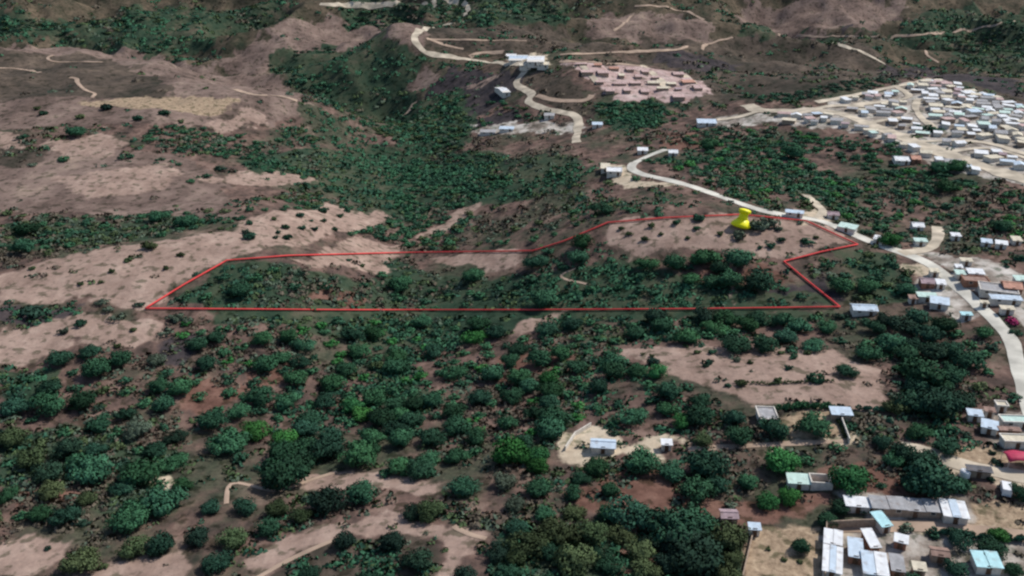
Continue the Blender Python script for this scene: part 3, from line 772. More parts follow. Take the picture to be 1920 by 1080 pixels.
# roofless walled room, tank, awning and van
def group_obj(name, px, py, rot, label, cat, up=0.0):
    P = at([px],[py], up)[0]; r = link(bpy.data.objects.new(name, None)); r.location = P; r.rotation_euler = (0,0,R(rot))
    tag(r, label, cat); HOUSES.append((P[0], P[1], 2.5)); return r
r = group_obj('roofless_room', 1538, 903, -6, 'roofless room with white wall tops beside the pale shed', 'ruin', 1)
MB().box(-2.2,-1.6,-1,2.2,-1.35,1.9).box(-2.2,1.35,-1,2.2,1.6,1.9).box(-2.2,-1.347,-1,-1.95,1.347,1.9).box(1.95,-1.347,-1,2.2,1.347,1.9).build('wall', WALL['white'], r)
MB().box(-1.9,-1.3,-1,1.9,1.3,0.1).build('dirt_floor', WALL['brick'], r)
t_ = group_obj('water_tank', 1808, 893, 0, 'white domed water tank in front of the dark grey shed', 'tank')
M_tank = mat('tank_white', (0.78,0.79,0.80), rough=0.4, var=0.05)
MB().lathe([(1.0,-0.3),(1.05,0.1),(1.05,1.1),(0.95,1.4),(0.5,1.65)], 20).build('tank_body', M_tank, t_, True)
MB().lathe([(0.3,1.64),(0.3,1.76),(0.25,1.8)], 14).build('lid', M_tank, t_, True)
a_ = group_obj('awning', 1908, 872, -6, 'crimson tarpaulin awning on poles at the right edge of the sandy yard', 'awning')
m = MB(); nx, ny = 9, 5; vs = []
for j in range(ny):
    for i in range(nx):
        u, v = i/(nx-1)*2-1, j/(ny-1)*2-1
        vs.append((u*2.9, v*1.9, 2.9-0.55*u*u-0.5*v*v+0.08*math.sin(5*u+3*v)))
fs = [(j*nx+i, j*nx+i+1, (j+1)*nx+i+1, (j+1)*nx+i) for j in range(ny-1) for i in range(nx-1)]
m.add(vs, fs); cl = m.build('tarpaulin', ROOF['red'], a_, True); sm = cl.modifiers.new('thick','SOLIDIFY'); sm.thickness = 0.05
for sx in (-2.75,2.75):
    for sy in (-1.75,1.75): MB().tube([(sx,sy,-0.6),(sx,sy,1.95)], 0.06, 8).build('pole', M_steel, a_)
M_van = mat('van_paint', (0.70,0.71,0.73), rough=0.3, spec=0.5, var=0.05); M_tyre = mat('tyre', (0.02,0.02,0.02))
v_ = group_obj('parked_van', 1884, 922, 68, 'white van parked beside the dark tree at the right edge', 'van')
vb = MB(); prof = [(-2.2,0.4),(2.2,0.4),(2.25,1.0),(1.6,1.15),(1.05,1.85),(-2.1,1.9),(-2.2,1.0)]
vv_ = [(x,-0.85,z) for x,z in prof]+[(x,0.85,z) for x,z in prof]; k7 = len(prof)
vb.add(vv_, [tuple(range(k7)), tuple(reversed(range(k7,2*k7)))]+[((i+1)%k7, i, i+k7, (i+1)%k7+k7) for i in range(k7)]).build('body', M_van, v_)
MB().slab([(1.62,-0.75,1.17),(1.62,0.75,1.17),(1.1,0.75,1.84),(1.1,-0.75,1.84)], -0.03).build('windscreen', M_pane, v_)
for sx in (-1.4,1.4):
    for sy in (-0.88,0.88):
        MB().tube([(sx,sy-0.1,0.34),(sx,sy+0.1,0.34)], 0.34, 14).build('wheel', M_tyre, v_)
for sy in (-0.6,0.6): MB().box(2.24,sy-0.15,0.75,2.29,sy+0.15,0.92).build('headlight', M_tank, v_)

# brick courtyard wall of the compound and the dry field's wall
def wall_run(name, pix, mt, h, label, th=0.22):
    p = np.array(pix, float); P = at(p[:,0], p[:,1])[:,:2]; P = densify(P, 2.0)
    t = np.gradient(P, axis=0); t /= np.linalg.norm(t, axis=1)[:,None]+1e-9; nn = np.stack([-t[:,1], t[:,0]], 1)*th/2
    gz = ground(P[:,0], P[:,1]); V = []
    for (a, q, z) in zip(P, nn, gz): V += [(*(a+q), z-0.5), (*(a+q), z+h), (*(a-q), z+h), (*(a-q), z-0.5)]
    Fq = []
    for i in range(len(P)-1):
        for j in range(4): Fq.append((4*i+j, 4*i+(j+1)%4, 4*i+4+(j+1)%4, 4*i+4+j))
    Fq += [(3,2,1,0), tuple(4*(len(P)-1)+j for j in range(4))]
    m = MB(); m.add(V, Fq); return tag(m.build(name, mt), label, 'wall')
wall_run('yard_wall', [(1545,1090),(1548,992),(1640,988)], WALL['adobe'], 1.9, 'adobe yard wall along the left side of the roofed compound')
wall_run('yard_wall', [(1412,1000),(1392,1085)], WALL['adobe'], 0.9, 'low adobe wall along the left side of the dry field')
wall_run('yard_wall', [(1592,832),(1580,800),(1575,784)], WALL['white'], 1.4, 'pale wall along the right side of the garden below the pink field')
wall_run('yard_wall', [(1060,845),(1078,818),(1108,800)], WALL['white'], 1.2, 'white yard wall left of the house in the clearing')

# streets of small houses in the town and the pink settlement
town_polys = [world_poly(p) for p in (TOWN[0],)]
pink_poly = world_poly(PINK[0])
def too_close(x, y, r): return any((hx-x)**2+(hy-y)**2 < (hr+r)**2 for hx, hy, hr in HOUSES)
town, pink = [], []
tries = 0
lo = town_polys[0].min(0); hi = town_polys[0].max(0)
while len(town) < 270 and tries < 12000:
    tries += 1
    x = rng.uniform(lo[0], hi[0]); y = rng.uniform(lo[1], hi[1])
    if poly_sd(town_polys[0], np.array([x]), np.array([y]))[0] < 3: continue
    W = rng.uniform(3.2,7.4); D = rng.uniform(3.2,6.0)
    if not off_road(x, y, 3.6) or too_close(x, y, 0.40*math.hypot(W, D)): continue
    HOUSES.append((x, y, 0.42*math.hypot(W, D))); town.append((x, y, W, D))
lo = pink_poly.min(0); hi = pink_poly.max(0)
rows = np.arange(lo[1]+5, hi[1]-3, 15.0)
for j, y in enumerate(rows):
    for x in np.arange(lo[0]+4+(j % 2)*3, hi[0]-2, 10.5):
        x2 = x+rng.uniform(-1,1); y2 = y+rng.uniform(-1.2,1.2)
        if poly_sd(pink_poly, np.array([x2]), np.array([y2]))[0] < 2 or rng.random() < 0.12: continue
        pink.append((x2, y2, rng.uniform(3.6,8.2), rng.uniform(4.5,9)))

# ------------------------------------------------------------------ labels by the nearest landmark
LM = [('the yellow pin',1390,412),('the upper left boundary corner',425,487),('the left tip of the red boundary',272,577),('the lower right boundary corner',1575,574),
 ('the rightmost boundary corner',1608,457),('the inner notch of the boundary',1470,489),('the lower boundary middle',930,578),('the boundary step',1070,448),
 ('the boundary above the ravine',740,473),('the pink field',1400,710),('the pink field right end',1650,740),('the pink field left end',1160,662),
 ('the house in the clearing',1131,831),('the small white shed',1250,829),('the square grey concrete house',1438,775),('the mauve-roofed hut',1367,963),
 ('the long grey shed',1698,946),('the compound of white roofs',1600,1030),('the dry walled field',1470,1040),('the cyan-roofed house',1850,1050),('the parked van',1884,922),
 ('the crimson awning',1908,872),('the white tank',1808,893),('the sandy yard',1760,870),('the small blue-roofed house',1828,774),('the road at the right edge',1900,640),
 ('the road bend',1755,500),('the big pale slab roof',1862,541),('the side lane',1757,440),('the house beside the boundary corner',1620,576),('the garden wall',1585,810),
 ('the hairpin house',1152,317),('the far road end',1250,280),('the town street',1700,262),('the dirt lane',1530,385),('the bare strip in the woodland',1000,610),
 ('the woodland red earth patch',1020,690),('the red earth by the hut',1180,930),('the bare footpath strip',690,895),('the purple-brown fallow patch',900,980),
 ('the sandy footpath at the bottom',820,1050),('the forked footpath',450,910),('the bottom left bare patch',60,1040),('the bottom edge bare patch',270,1060),
 ('the left red earth patch',110,925),('the pale rock outcrop',305,910),('the left pale field',80,640),('the grey slope in the woodland',330,660),
 ('the brushy knoll',650,1045),('the isolated pink clearing',215,335),('the dotted field',570,420),('the pale wedge above the ravine',640,485),
 ('the ravine head',740,540),('the dark thicket in the plot',560,540),('the pale spur in the plot',900,490),('the valley hamlet',1000,238),('the winding road',1080,260),
 ('the light green clump',500,810),('the reddish woodland clearing',400,745),('the densest woodland',740,780),('the woodland heart',620,720),
 ('the upper woodland rim',600,610),('the lower rim of the woodland',680,860),('the woodland middle gap',850,730),('the right side of the woodland',1120,740),
 ('the upper tree belt',1420,620),('the dark grove',1740,740),('the big bottom grove',1150,1000),('the left picture edge',0,760)]
ORD = ['', 'second nearest', 'third nearest', 'fourth nearest', 'fifth nearest', 'sixth nearest', 'seventh nearest', 'eighth nearest', 'ninth nearest', 'tenth nearest', 'eleventh nearest', 'twelfth nearest']
def name_by_place(items, LM=LM, noun='tree'):
    """items: list of (object, px, py, adjectives) -> a label that singles each out"""
    slots = {}
    for it in items:
        o, px, py, adj = it
        d = [((px-x)**2 + (1.6*(py-y))**2, k) for k, (_, x, y) in enumerate(LM)]
        dist, k = min(d); nm, x, y = LM[k]; dx, dy = px-x, (py-y)*1.6
        if abs(dx) > abs(dy): w_ = 'right of' if dx > 0 else 'left of'
        else: w_ = 'in front of' if dy > 0 else 'behind'
        slots.setdefault((k, w_), []).append((dist, o, adj))
    for (k, w_), lst in slots.items():
        lst.sort(key=lambda t: t[0])
        for i, (_, o, adj) in enumerate(lst):
            tail = (', the nearest' if len(lst) > 1 else '') if i == 0 else ', ' + (ORD[i] if i < len(ORD) else '%dth nearest' % (i+1))
            o['label'] = '%s %s %s %s%s' % (adj, noun, w_, LM[k][0], tail)

LMT = [('the hilltop street junction',1680,162),('the first town junction',1605,234),('the green clump in the town',1745,232),('the lower town street',1830,262),('the end of the town',1450,215),
 ('the main street',1700,262),('the right edge main street',1870,325),('the upper street',1722,186),('the ridge above the town',1850,180),('the red-roofed town house',1716,295),
 ('the cross street',1650,228),('the town edge',1560,210),('the right edge of the town',1910,250),('the hill shoulder',1790,200)]
SM = []
roofs = ['white','white','pale blue','grey','cream','white','white','mint','cream','grey','mauve','white','cream','pink']
for (x, y, W, D) in town:
    rc = roofs[rng.integers(len(roofs))]; wc = ['white','white','white','adobe'][rng.integers(4)]
    o = house_at(x, y, W, D, rng.choice([-18,-18,72,10])+rng.uniform(-6,6), rc, 'x', ['gable','shed','flat'][rng.integers(3)], wc, rng.uniform(1.5,2.1), 'small houses of the hill town', parts=False)
    px, py, _ = pixel((x, y, float(ground(x, y)))); SM.append((o, px[0], py[0], 'small ' + rc + '-roofed'))
name_by_place(SM, LMT, 'house')
LMP = [('the big market roof',1000,110),('the settlement entrance',1060,118),('the yellow sports ground',1205,128),('the settlement marker dot',1183,150),('the far corner of the settlement',1300,160),
 ('the middle of the settlement',1240,160),('the front edge of the settlement',1170,178),('the back row of the settlement',1130,128)]
SM = []
for (x, y, W, D) in pink:
    rc = ['pink','pink','salmon','pink','mauve','cream'][rng.integers(6)]
    o = house_at(x, y, W, D, rng.uniform(-4,4), rc, 'x', ['gable','flat'][rng.integers(2)], 'adobe', 1.4, 'small houses of the pink settlement', parts=False)
    px, py, _ = pixel((x, y, float(ground(x, y)))); SM.append((o, px[0], py[0], 'tiny ' + rc + '-roofed'))
name_by_place(SM, LMP, 'house')

# ------------------------------------------------------------------ trees
def crown_geo(seed, flat, nclump, nleaf, leaf, spread=1.0, core=True):
    """unit crown (about 1 m across): leaf clumps through the crown's volume; returns V, quads"""
    r_ = np.random.default_rng(seed)
    cs = []; nrm = []
    for _ in range(nclump):
        a = r_.uniform(0, 2*math.pi); rr = 0.36*math.sqrt(r_.random())*spread*(1+0.15*math.sin(2*a+seed)+0.11*math.sin(3*a+2*seed))
        zc = r_.uniform(-0.6, 1.0)*flat*(1-(rr/0.5)**2*0.75)
        cs.append((rr*math.cos(a), rr*math.sin(a), zc, r_.uniform(0.11,0.19)))
    out = []
    for (x, y, z, cr) in cs:
        d = r_.normal(size=(nleaf, 3)); d[:,2] = d[:,2]*0.9+0.25; d /= np.linalg.norm(d, axis=1)[:,None]
        p = np.array([x,y,z]) + d*cr*np.array([1,1,0.75])*r_.uniform(0.7,1.1,(nleaf,1))
        nn = d + r_.normal(size=(nleaf,3))*0.45; nn /= np.linalg.norm(nn, axis=1)[:,None]
        ref = r_.normal(size=(nleaf,3)); u = np.cross(nn, ref); u /= np.linalg.norm(u, axis=1)[:,None]; v = np.cross(nn, u)
        s = leaf*r_.uniform(0.6,1.3,(nleaf,1))
        c_ = p*np.array([1,1,1.6/max(flat*4,0.4)]); c_ /= np.linalg.norm(c_, axis=1)[:,None]+1e-9
        m_ = 0.75*d + 0.45*c_ + r_.normal(size=(nleaf,3))*0.22 + np.array([0,0,0.15]); m_ /= np.linalg.norm(m_, axis=1)[:,None]; nrm.append(np.repeat(m_, 4, 0))
        out.append(np.stack([p-u*s-v*s*0.6, p+u*s*0.9-v*s*0.7, p+u*s+v*s*0.6, p-u*s*0.8+v*s*0.7], 1))
    V = np.concatenate(out).reshape(-1,3)
    return V, np.arange(len(V)).reshape(-1,4), np.concatenate(nrm)
def soften(me, nv):
    me.polygons.foreach_set('use_smooth', np.ones(len(me.polygons), bool)); me.normals_split_custom_set_from_vertices([tuple(v) for v in nv]); me.update()
def trunk_mesh(seed, top):
    r_ = random.Random(seed); m = MB()
    lean = (r_.uniform(-.05,.05), r_.uniform(-.05,.05))
    m.tube([(0,0,-0.08),(lean[0]*.3,lean[1]*.3,top*0.45),(lean[0],lean[1],top)], [0.045,0.032,0.02], 7)
    for k in range(4):
        a = k*1.57+r_.uniform(-.5,.5); b_ = r_.uniform(0.16,0.26)
        m.tube([(lean[0]*.6,lean[1]*.6,top*0.6),(lean[0]+b_*0.5*math.cos(a),lean[1]+b_*0.5*math.sin(a),top*0.95),(b_*math.cos(a),b_*math.sin(a),top*1.25)], [0.022,0.015,0.006], 5)
    me = bpy.data.meshes.new('trunk'); me.from_pydata(m.v, [], m.f); me.materials.append(M_trunk); me.update(); return me
SHAPES = []
for k, (fl, nc, sp, cz, word) in enumerate([(0.17,40,1.0,0.34,'round'),(0.13,38,1.08,0.32,'spreading'),(0.21,44,0.95,0.38,'domed'),(0.15,36,1.0,0.32,'ragged'),(0.11,34,1.12,0.30,'flat-topped'),(0.19,42,1.0,0.36,'round'),(0.15,40,1.05,0.33,'spreading'),(0.18,34,1.0,0.35,'ragged')]):
    V, Q, nv = crown_geo(100+k, fl*0.72, nc, 70, 0.0235, sp)
    me = mesh_np('crown', V + np.array([0,0,cz*0.66]), Q, 4, [M_trunk]); soften(me, nv)
    SHAPES.append((me, trunk_mesh(200+k, cz*0.5), word, cz))

# crowns seen in the photo: column, row, width in photo pixels, colour key
K = {'d':'dark teal green','m':'mid green','b':'bright green','o':'olive green','g':'grey green','k':'blackish green','c':'crimson flowering'}
TREES = """1203 863 75 m;1117 873 55 m;1087 893 42 d;1010 910 58 m;873 910 62 m;1143 918 42 m;1187 960 95 d;1262 985 110 d;1300 1030 120 k;993 1017 78 o;1050 993 85 o;1113 1000 66 o
1077 1050 90 o;1200 1033 62 o;933 1030 56 k;1207 1063 60 o;677 923 70 m;810 953 62 o;773 957 48 k;790 877 62 d;857 853 52 m;673 853 75 m;960 843 85 b;1007 853 50 b;1010 873 46 b;1037 783 70 m
1187 777 58 m;1153 808 26 k;1030 803 62 m;853 797 62 m;890 817 50 m;750 823 52 m;697 820 52 m;713 783 58 d;773 783 48 d;850 768 52 d;900 743 56 d;660 760 46 b;740 757 42 d;777 753 46 d;960 740 52 m;1033 730 56 m
1330 870 85 d;1307 920 72 d;1347 908 52 d;1403 902 46 m;1262 880 62 m;1467 862 78 b;1513 858 38 m;1593 897 86 b;1650 905 28 d;1440 938 50 b;1483 928 50 b;1307 983 92 d;1363 1010 85 o;1573 950 42 d;1617 953 28 d
1553 973 46 d;1503 1023 42 d;1450 803 62 d;1383 813 62 d;1317 823 42 o;1530 793 72 m;1377 783 48 d;1313 777 62 d;1657 827 42 d;1697 847 62 d;1677 860 46 m;1730 863 70 d;1747 900 110 d;1713 905 62 d;1800 907 44 d
1777 837 52 d;1727 807 52 m;1813 813 32 k;1760 750 92 d;1713 753 72 d;1680 760 50 o;1780 797 34 m;1907 740 32 d;1873 1003 44 b;1860 1027 64 d;1800 1007 52 d;1753 997 34 d;1793 1063 48 d;1902 1067 42 d;1910 923 46 d
1593 793 38 d;1633 803 28 d;1703 987 40 g;1368 945 36 g;1323 480 62 m;1380 483 60 m;1350 503 42 d;1297 520 42 m;1370 520 56 m;1423 527 60 d;1337 527 42 d;1287 497 32 d;1440 512 30 d;1513 447 38 d
1590 693 44 d;1813 670 72 m;1730 693 92 d;1670 640 62 m;1593 603 38 d;1527 643 48 m;1483 650 38 d;1437 643 56 d;1377 643 66 d;1470 600 48 m;1700 607 62 k;1773 607 52 d;1847 623 42 m;1577 633 36 d;1667 447 46 b;1630 533 50 m;1580 533 50 m
1697 540 42 m;1213 490 44 m;1263 493 48 m;1213 510 36 d;887 513 46 m;1083 480 46 m;1053 493 38 d;1003 488 46 d;1000 517 40 d;1090 450 50 m;1030 463 38 d;1203 537 40 d;1227 540 36 d;1077 393 32 m;1180 387 32 m;1130 388 46 d;713 510 36 m
750 530 52 m;1020 557 56 m;740 667 46 m;743 684 52 m;673 657 48 m;853 697 46 m;973 707 54 m;923 700 52 m;810 657 46 d;567 643 46 m;553 707 52 m;493 633 42 m;403 630 44 d;540 630 42 m;310 617 38 g;263 567 28 k;217 590 36 g;200 575 30 g
187 560 34 g;497 680 56 m;527 670 42 m;180 690 62 m;167 657 42 d;110 670 50 d;423 657 38 m;387 680 46 d;290 673 42 g;213 403 36 d;293 403 42 m;350 410 48 m;80 447 38 d;50 427 46 d;43 460 52 m;307 433 32 m;400 785 62 m;423 827 76 m
537 880 100 d;533 843 72 m;480 803 62 b;533 820 54 b;447 767 48 m;490 740 62 m;337 727 52 m;187 792 54 m;260 803 58 g;307 757 48 m;87 757 72 m;27 757 62 d;167 877 86 m;87 883 62 k;267 883 82 m;327 863 54 m;60 860 62 o;127 840 62 k
20 820 62 o;300 937 86 m;243 967 82 m;123 967 62 d;157 978 34 k;77 960 52 m;617 937 78 k;580 783 52 d;610 747 48 d;613 840 72 d;573 800 52 d;517 953 52 o;500 987 52 d;433 1007 62 o;300 1020 62 d;250 1023 62 o;150 1050 82 o;407 1050 62 d;10 927 44 m
1500 1085 0 d;1896 597 36 c;1907 620 26 d;290 245 26 d;320 246 28 d;372 266 30 d;420 256 30 m;445 250 26 m;480 262 28 m;400 277 26 d;525 258 26 m;140 245 42 m;235 287 36 d;45 250 34 d;120 292 34 m;60 305 22 g;300 295 20 d;410 310 36 k
385 325 26 d;355 335 26 m;335 305 20 d;1850 540 0 d;1450 235 22 m;1740 232 40 d;1755 238 36 d;1765 310 46 m;1795 308 46 m;1778 345 44 m;1700 335 38 m;1650 330 30 m;1360 280 40 m;1330 268 44 m;1490 285 44 m;1460 300 34 m;1680 275 30 m;1640 285 40 m;1420 310 38 m;1500 320 36 m
1345 660 0 d;1755 655 60 k;1790 690 50 d;1840 720 40 o;1500 610 50 m;1340 610 50 m;1290 630 50 m;1400 605 50 m;1550 610 42 m;1240 610 44 m;1190 620 44 m;1130 610 40 m;1630 660 50 m;1700 660 50 d;1720 720 50 d;1640 612 44 d;1820 640 36 m;1850 660 36 m""".replace('\n', ';')
WOODS = [
 ([(1935,640),(2250,640),(2250,1090),(1935,1090)], 1.3, 'mdo'), ([(1935,360),(2250,360),(2250,640),(1935,640)], 1.2, 'mdd'), ([(-300,690),(-15,690),(-15,1090),(-300,1090)], 1.1, 'mdo'),
 ([(-200,1095),(2150,1095),(2150,1290),(-200,1290)], 1.2, 'mdok'), ([(-300,400),(-10,400),(-10,475),(-300,475)], 1.0, 'md'),  # woodland to fill between those: polygon, spacing in crown widths, colours
 ([(330,600),(700,585),(930,592),(960,640),(1100,600),(1180,640),(1130,680),(1250,710),(1380,765),(1300,800),(1180,800),(1060,800),(1000,880),(880,860),(760,900),(600,900),(480,880),(370,800),(440,720),(340,690)], 0.80, 'mmddmdb'),
 ([(450,300),(560,275),(720,272),(900,285),(1080,290),(1110,345),(1000,375),(870,385),(740,410),(640,370),(480,335)], 0.66, 'mdmdmd'),
 ([(1120,640),(1170,595),(1400,590),(1560,590),(1620,600),(1720,600),(1850,620),(1880,700),(1790,780),(1700,760),(1660,690),(1580,650),(1400,645),(1250,645)], 0.75, 'mdmddk'),
 ([(0,700),(140,670),(320,690),(420,740),(300,800),(370,860),(330,950),(200,1000),(0,990),(0,940),(180,890),(0,840)], 0.95, 'mdomdk'),
 ([(1180,360),(1300,245),(1500,245),(1680,290),(1800,335),(1930,370),(1930,500),(1780,440),(1700,470),(1580,425),(1540,385),(1420,385),(1300,330),(1200,300)], 0.95, 'mmdbd'),
 ([(1540,470),(1620,470),(1740,500),(1700,560),(1600,565),(1560,545)], 0.95, 'mdo'),
 ([(730,525),(1000,530),(1200,535),(1480,540),(1540,570),(740,574)], 0.95, 'mdmdk'),
 ([(505,110),(620,88),(760,100),(790,140),(740,230),(600,185),(545,155)], 1.7, 'dk'),
 ([(720,180),(880,180),(1000,215),(900,240),(880,285),(720,275),(560,270),(540,235),(640,250)], 1.0, 'dmo'),
 ([(640,385),(760,410),(830,400),(760,470),(700,440),(650,440)], 0.85, 'md'),
 ([(760,410),(1000,370),(1120,345),(1150,410),(1030,450),(900,465),(780,468)], 1.5, 'mdo'),
 ([(0,400),(100,385),(200,410),(420,380),(600,360),(640,385),(520,400),(400,425),(250,450),(100,475),(0,475)], 1.1, 'mdo'),
 ([(350,530),(420,500),(540,510),(700,530),(720,570),(340,574)], 1.3, 'dmk'),
 ([(1290,800),(1430,800),(1560,770),(1700,780),(1800,830),(1700,850),(1560,850),(1420,850)], 1.35, 'mdo'),
 ([(880,900),(1080,880),(1100,1000),(1000,1000),(960,960)], 1.3, 'omg'),
 ([(380,950),(620,930),(620,990),(500,1040),(350,1020)], 1.2, 'odk'),
 ([(480,1085),(560,1045),(650,1010),(760,1005),(820,1040),(810,1090)], 1.5, 'ok'),
 ([(930,1010),(1000,960),(1150,960),(1400,1000),(1390,1090),(920,1090)], 0.8, 'odk'),
 ([(1700,1000),(1930,1010),(1930,1090),(1720,1090)], 1.3, 'mdo'),
 ([(1120,195),(1240,190),(1270,225),(1140,250)], 1.0, 'dm'),
 ([(0,48),(100,40),(250,10),(400,20),(550,10),(420,70),(345,104),(270,100),(160,85),(0,66)], 1.7, 'dok'),
 ([(640,10),(800,0),(1050,0),(1060,40),(900,45),(640,40)], 1.3, 'dmk'),
 ([(1360,20),(1400,48),(1500,65),(1640,60),(1800,20),(1930,16),(1930,140),(1840,130),(1750,80),(1600,66),(1450,70)], 1.4, 'dmk'),
 ([(1300,190),(1440,180),(1680,150),(1640,165),(1500,190),(1350,205)], 1.0, 'dk'),
 ([(1560,240),(1620,250),(1760,300),(1700,300),(1600,275)], 1.2, 'md'),
 ([(260,240),(540,240),(640,270),(450,300),(380,290),(280,270)], 1.2, 'md'),
 ([(560,180),(640,200),(720,230),(640,240),(580,220)], 1.2, 'do'),
]
ALL = []     # x, y, diameter, colour key, shape
def clear_of_houses(x, y, r): return not any((hx-x)**2+(hy-y)**2 < (hr*0.8+r)**2 for hx, hy, hr in HOUSES)
cell = {}
def crowded(x, y, dmin):
    cx, cy = int(x//12), int(y//12)
    for i in (-1,0,1):
        for j in (-1,0,1):
            for (a, b_, d) in cell.get((cx+i, cy+j), ()):
                if (a-x)**2 + (b_-y)**2 < (dmin*0.5*(d+0))**2 if False else (a-x)**2+(b_-y)**2 < dmin**2: return True
    return False
def put(x, y, d, c, seen):
    ALL.append((x, y, d, c, int(rng.integers(len(SHAPES))), seen)); cell.setdefault((int(x//12), int(y//12)), []).append((x, y, d))
rows_ = [t.split() for t in TREES.split(';') if t.strip()]
for t in rows_:
    px, py, wd, c = float(t[0]), float(t[1]), float(t[2]), t[3]
    if wd < 5: continue
    P = at([px],[py])[0]; d = wd/pixel(P)[2][0]
    P = at([px],[py], 0.27*d)[0]; d = wd/pixel(P)[2][0]*1.0
    put(P[0], P[1], d, c, True)
for poly, sp, cs in WOODS:
    P = world_poly(poly); lo = P.min(0); hi = P.max(0); area = (hi-lo).prod(); miss = 0
    for _ in range(int(area/10)+200):
        x = rng.uniform(lo[0], hi[0]); y = rng.uniform(lo[1], hi[1]); d = rng.uniform(4.4, 8.2)*np.interp(y, [200,500,1000], [1,0.95,1.3])
        if y > 330:
            cl_ = fbm(np.array([x/30+0.5*y/60]), np.array([y/55]), 77, 4)[0]
            if cl_ < (0.46 if sp < 1.2 else 0.54): continue
            if crowded(x, y, min(sp, 0.62)*d): continue
        elif crowded(x, y, sp*d): continue
        if poly_sd(P, np.array([x]), np.array([y]))[0] < 0: continue
        xa, ya = np.array([x]), np.array([y])
        if max(mask_at(k, xa, ya)[0] for k in ('soil','pale','pink')) > 0.5: continue
        if not off_road(x, y, d*0.35) or not clear_of_houses(x, y, d*0.35): continue
        # keep the red line in sight: nothing tall right in front of it
        dy = BNDPTS[:,1]-y; dxx = np.abs(BNDPTS[:,0]-x)
        if ((dy > -1.5) & (dy < 6.5) & (dxx < d*0.5)).any(): continue
        put(x, y, d, cs[rng.integers(len(cs))], False)
print('trees', len(ALL))
AL = np.array([(t[0], t[1]) for t in ALL]); az = ground(AL[:,0], AL[:,1]); PX, PY, PM = pixel(np.column_stack([AL, az]))
size = np.array([t[2] for t in ALL])*PM
inview = (PX > -25) & (PX < 1945) & (PY > -10) & (PY < 1120)
order = np.argsort(-np.where(inview, size, 0))
solo = set(order[:300].tolist())
# the order of the photo's own crowns comes first when sizes are close
items = []
q = np.quantile(size[list(solo)], [0.35, 0.8])
for i in sorted(solo):
    x, y, d, c, sh, seen = ALL[i]
    cm, tm, word, cz = SHAPES[sh]
    root = link(bpy.data.objects.new('broadleaf_tree' if c != 'c' else 'flowering_tree', None)); root.location = (x, y, az[i]-0.05)
    root.rotation_euler = (0, 0, rng.uniform(0, 6.28)); s = d*1.03; root.scale = (s, s, s*rng.uniform(0.9,1.15))
    cr = bpy.data.objects.new('crown', cm); link(cr, root); cr.material_slots[0].link = 'OBJECT'; cr.material_slots[0].material = LEAF[K[c]]
    link(bpy.data.objects.new('trunk', tm), root)
    root['category'] = 'tree'; root['group'] = 'trees of the valley woodland and village'
    sz = 'small' if size[i] < q[0] else ('large' if size[i] > q[1] else 'medium')
    items.append((root, PX[i], PY[i], sz + ' ' + K[c]))
name_by_place(items)
# the rest, farther off: one wood
LOW = [crown_geo(300+k, 0.17, 15, 11, 0.062) for k in range(6)]
Vs, Ms, Ns = [], [], []
LK = list(LEAF); cmap = {c: LK.index(K[c]) for c in K}
for i in range(len(ALL)):
    if i in solo: continue
    x, y, d, c, sh, seen = ALL[i]; V, Q, nv = LOW[sh % 6]
    a = rng.uniform(0, 6.28); ca, sa = math.cos(a), math.sin(a)
    W_ = np.stack([V[:,0]*ca-V[:,1]*sa, V[:,0]*sa+V[:,1]*ca, (V[:,2]+0.16)*np.interp(y, [200,420,800], [0.62,0.5,0.42])], 1)*d + np.array([x, y, az[i]])
    Ns.append(np.stack([nv[:,0]*ca-nv[:,1]*sa, nv[:,0]*sa+nv[:,1]*ca, nv[:,2]], 1)); Vs.append(W_); Ms += [cmap[c]]*(len(V)//4)
Vs = np.concatenate(Vs)
o = link(bpy.data.objects.new('distant_woodland', mesh_np('distant_woodland', Vs, np.arange(len(Vs)).reshape(-1,4), 4, [LEAF[k] for k in LK], Ms)))
soften(o.data, np.concatenate(Ns))
tag(o, 'far-off green woodland filling the valley and slopes', 'woodland', kind='stuff')

# bushes on the open fields, each one on its own
BUSH = """530 395 14 d;608 398 22 d;563 407 18 d;607 417 14 d;467 420 16 d;513 412 12 o;535 428 16 d;567 430 16 d;590 432 14 d;522 437 12 d;460 437 16 g;540 448 20 d;467 447 26 d;517 447 12 d;440 425 10 d;440 410 10 d;413 430 12 o;627 432 14 d;583 415 10 d;638 407 14 d
1337 663 20 d;1327 682 18 k;1322 688 14 k;1488 672 18 d;1478 692 16 d;1380 677 18 g;1407 681 14 o;1308 663 16 o;1465 664 16 o;1513 664 14 o;1285 650 12 o;1222 668 12 o;1205 665 10 o;1225 683 26 k;1530 714 34 d;1460 716 20 o;1390 722 22 o;1365 725 14 d
1310 412 26 d;1307 430 16 d;1420 430 40 g;1385 445 26 g;1440 425 36 g;1465 452 18 d;1445 463 20 d;1460 432 16 g;1350 440 14 o;1270 420 20 d;1220 425 16 o;1180 440 14 o;1210 450 16 o;1425 466 12 d;1530 447 12 o;1240 440 12 o;1165 430 12 o;1290 447 12 o
655 490 14 d;680 500 12 o;90 1030 14 k;130 1042 12 o;195 1065 20 o;1470 1050 14 o;1440 1030 12 o;1500 1055 12 o;1868 870 24 k;1858 902 16 k;705 690 30 o;640 690 22 o;1840 800 18 o;1860 850 16 k;150 610 26 d;120 625 20 g;60 590 40 k;250 620 14 o;330 600 26 g;350 606 24 g
220 650 16 o;90 480 14 o;140 455 22 o;280 468 34 o;240 490 16 o;60 505 14 o;210 510 14 o;310 505 14 o;340 480 16 o;190 530 12 o;150 535 14 o;80 215 20 d;70 205 14 o;150 222 18 o;200 205 24 k;310 215 22 d;260 225 20 d;340 230 14 o;1500 420 14 g;1640 465 10 o""".replace('\n', ';')
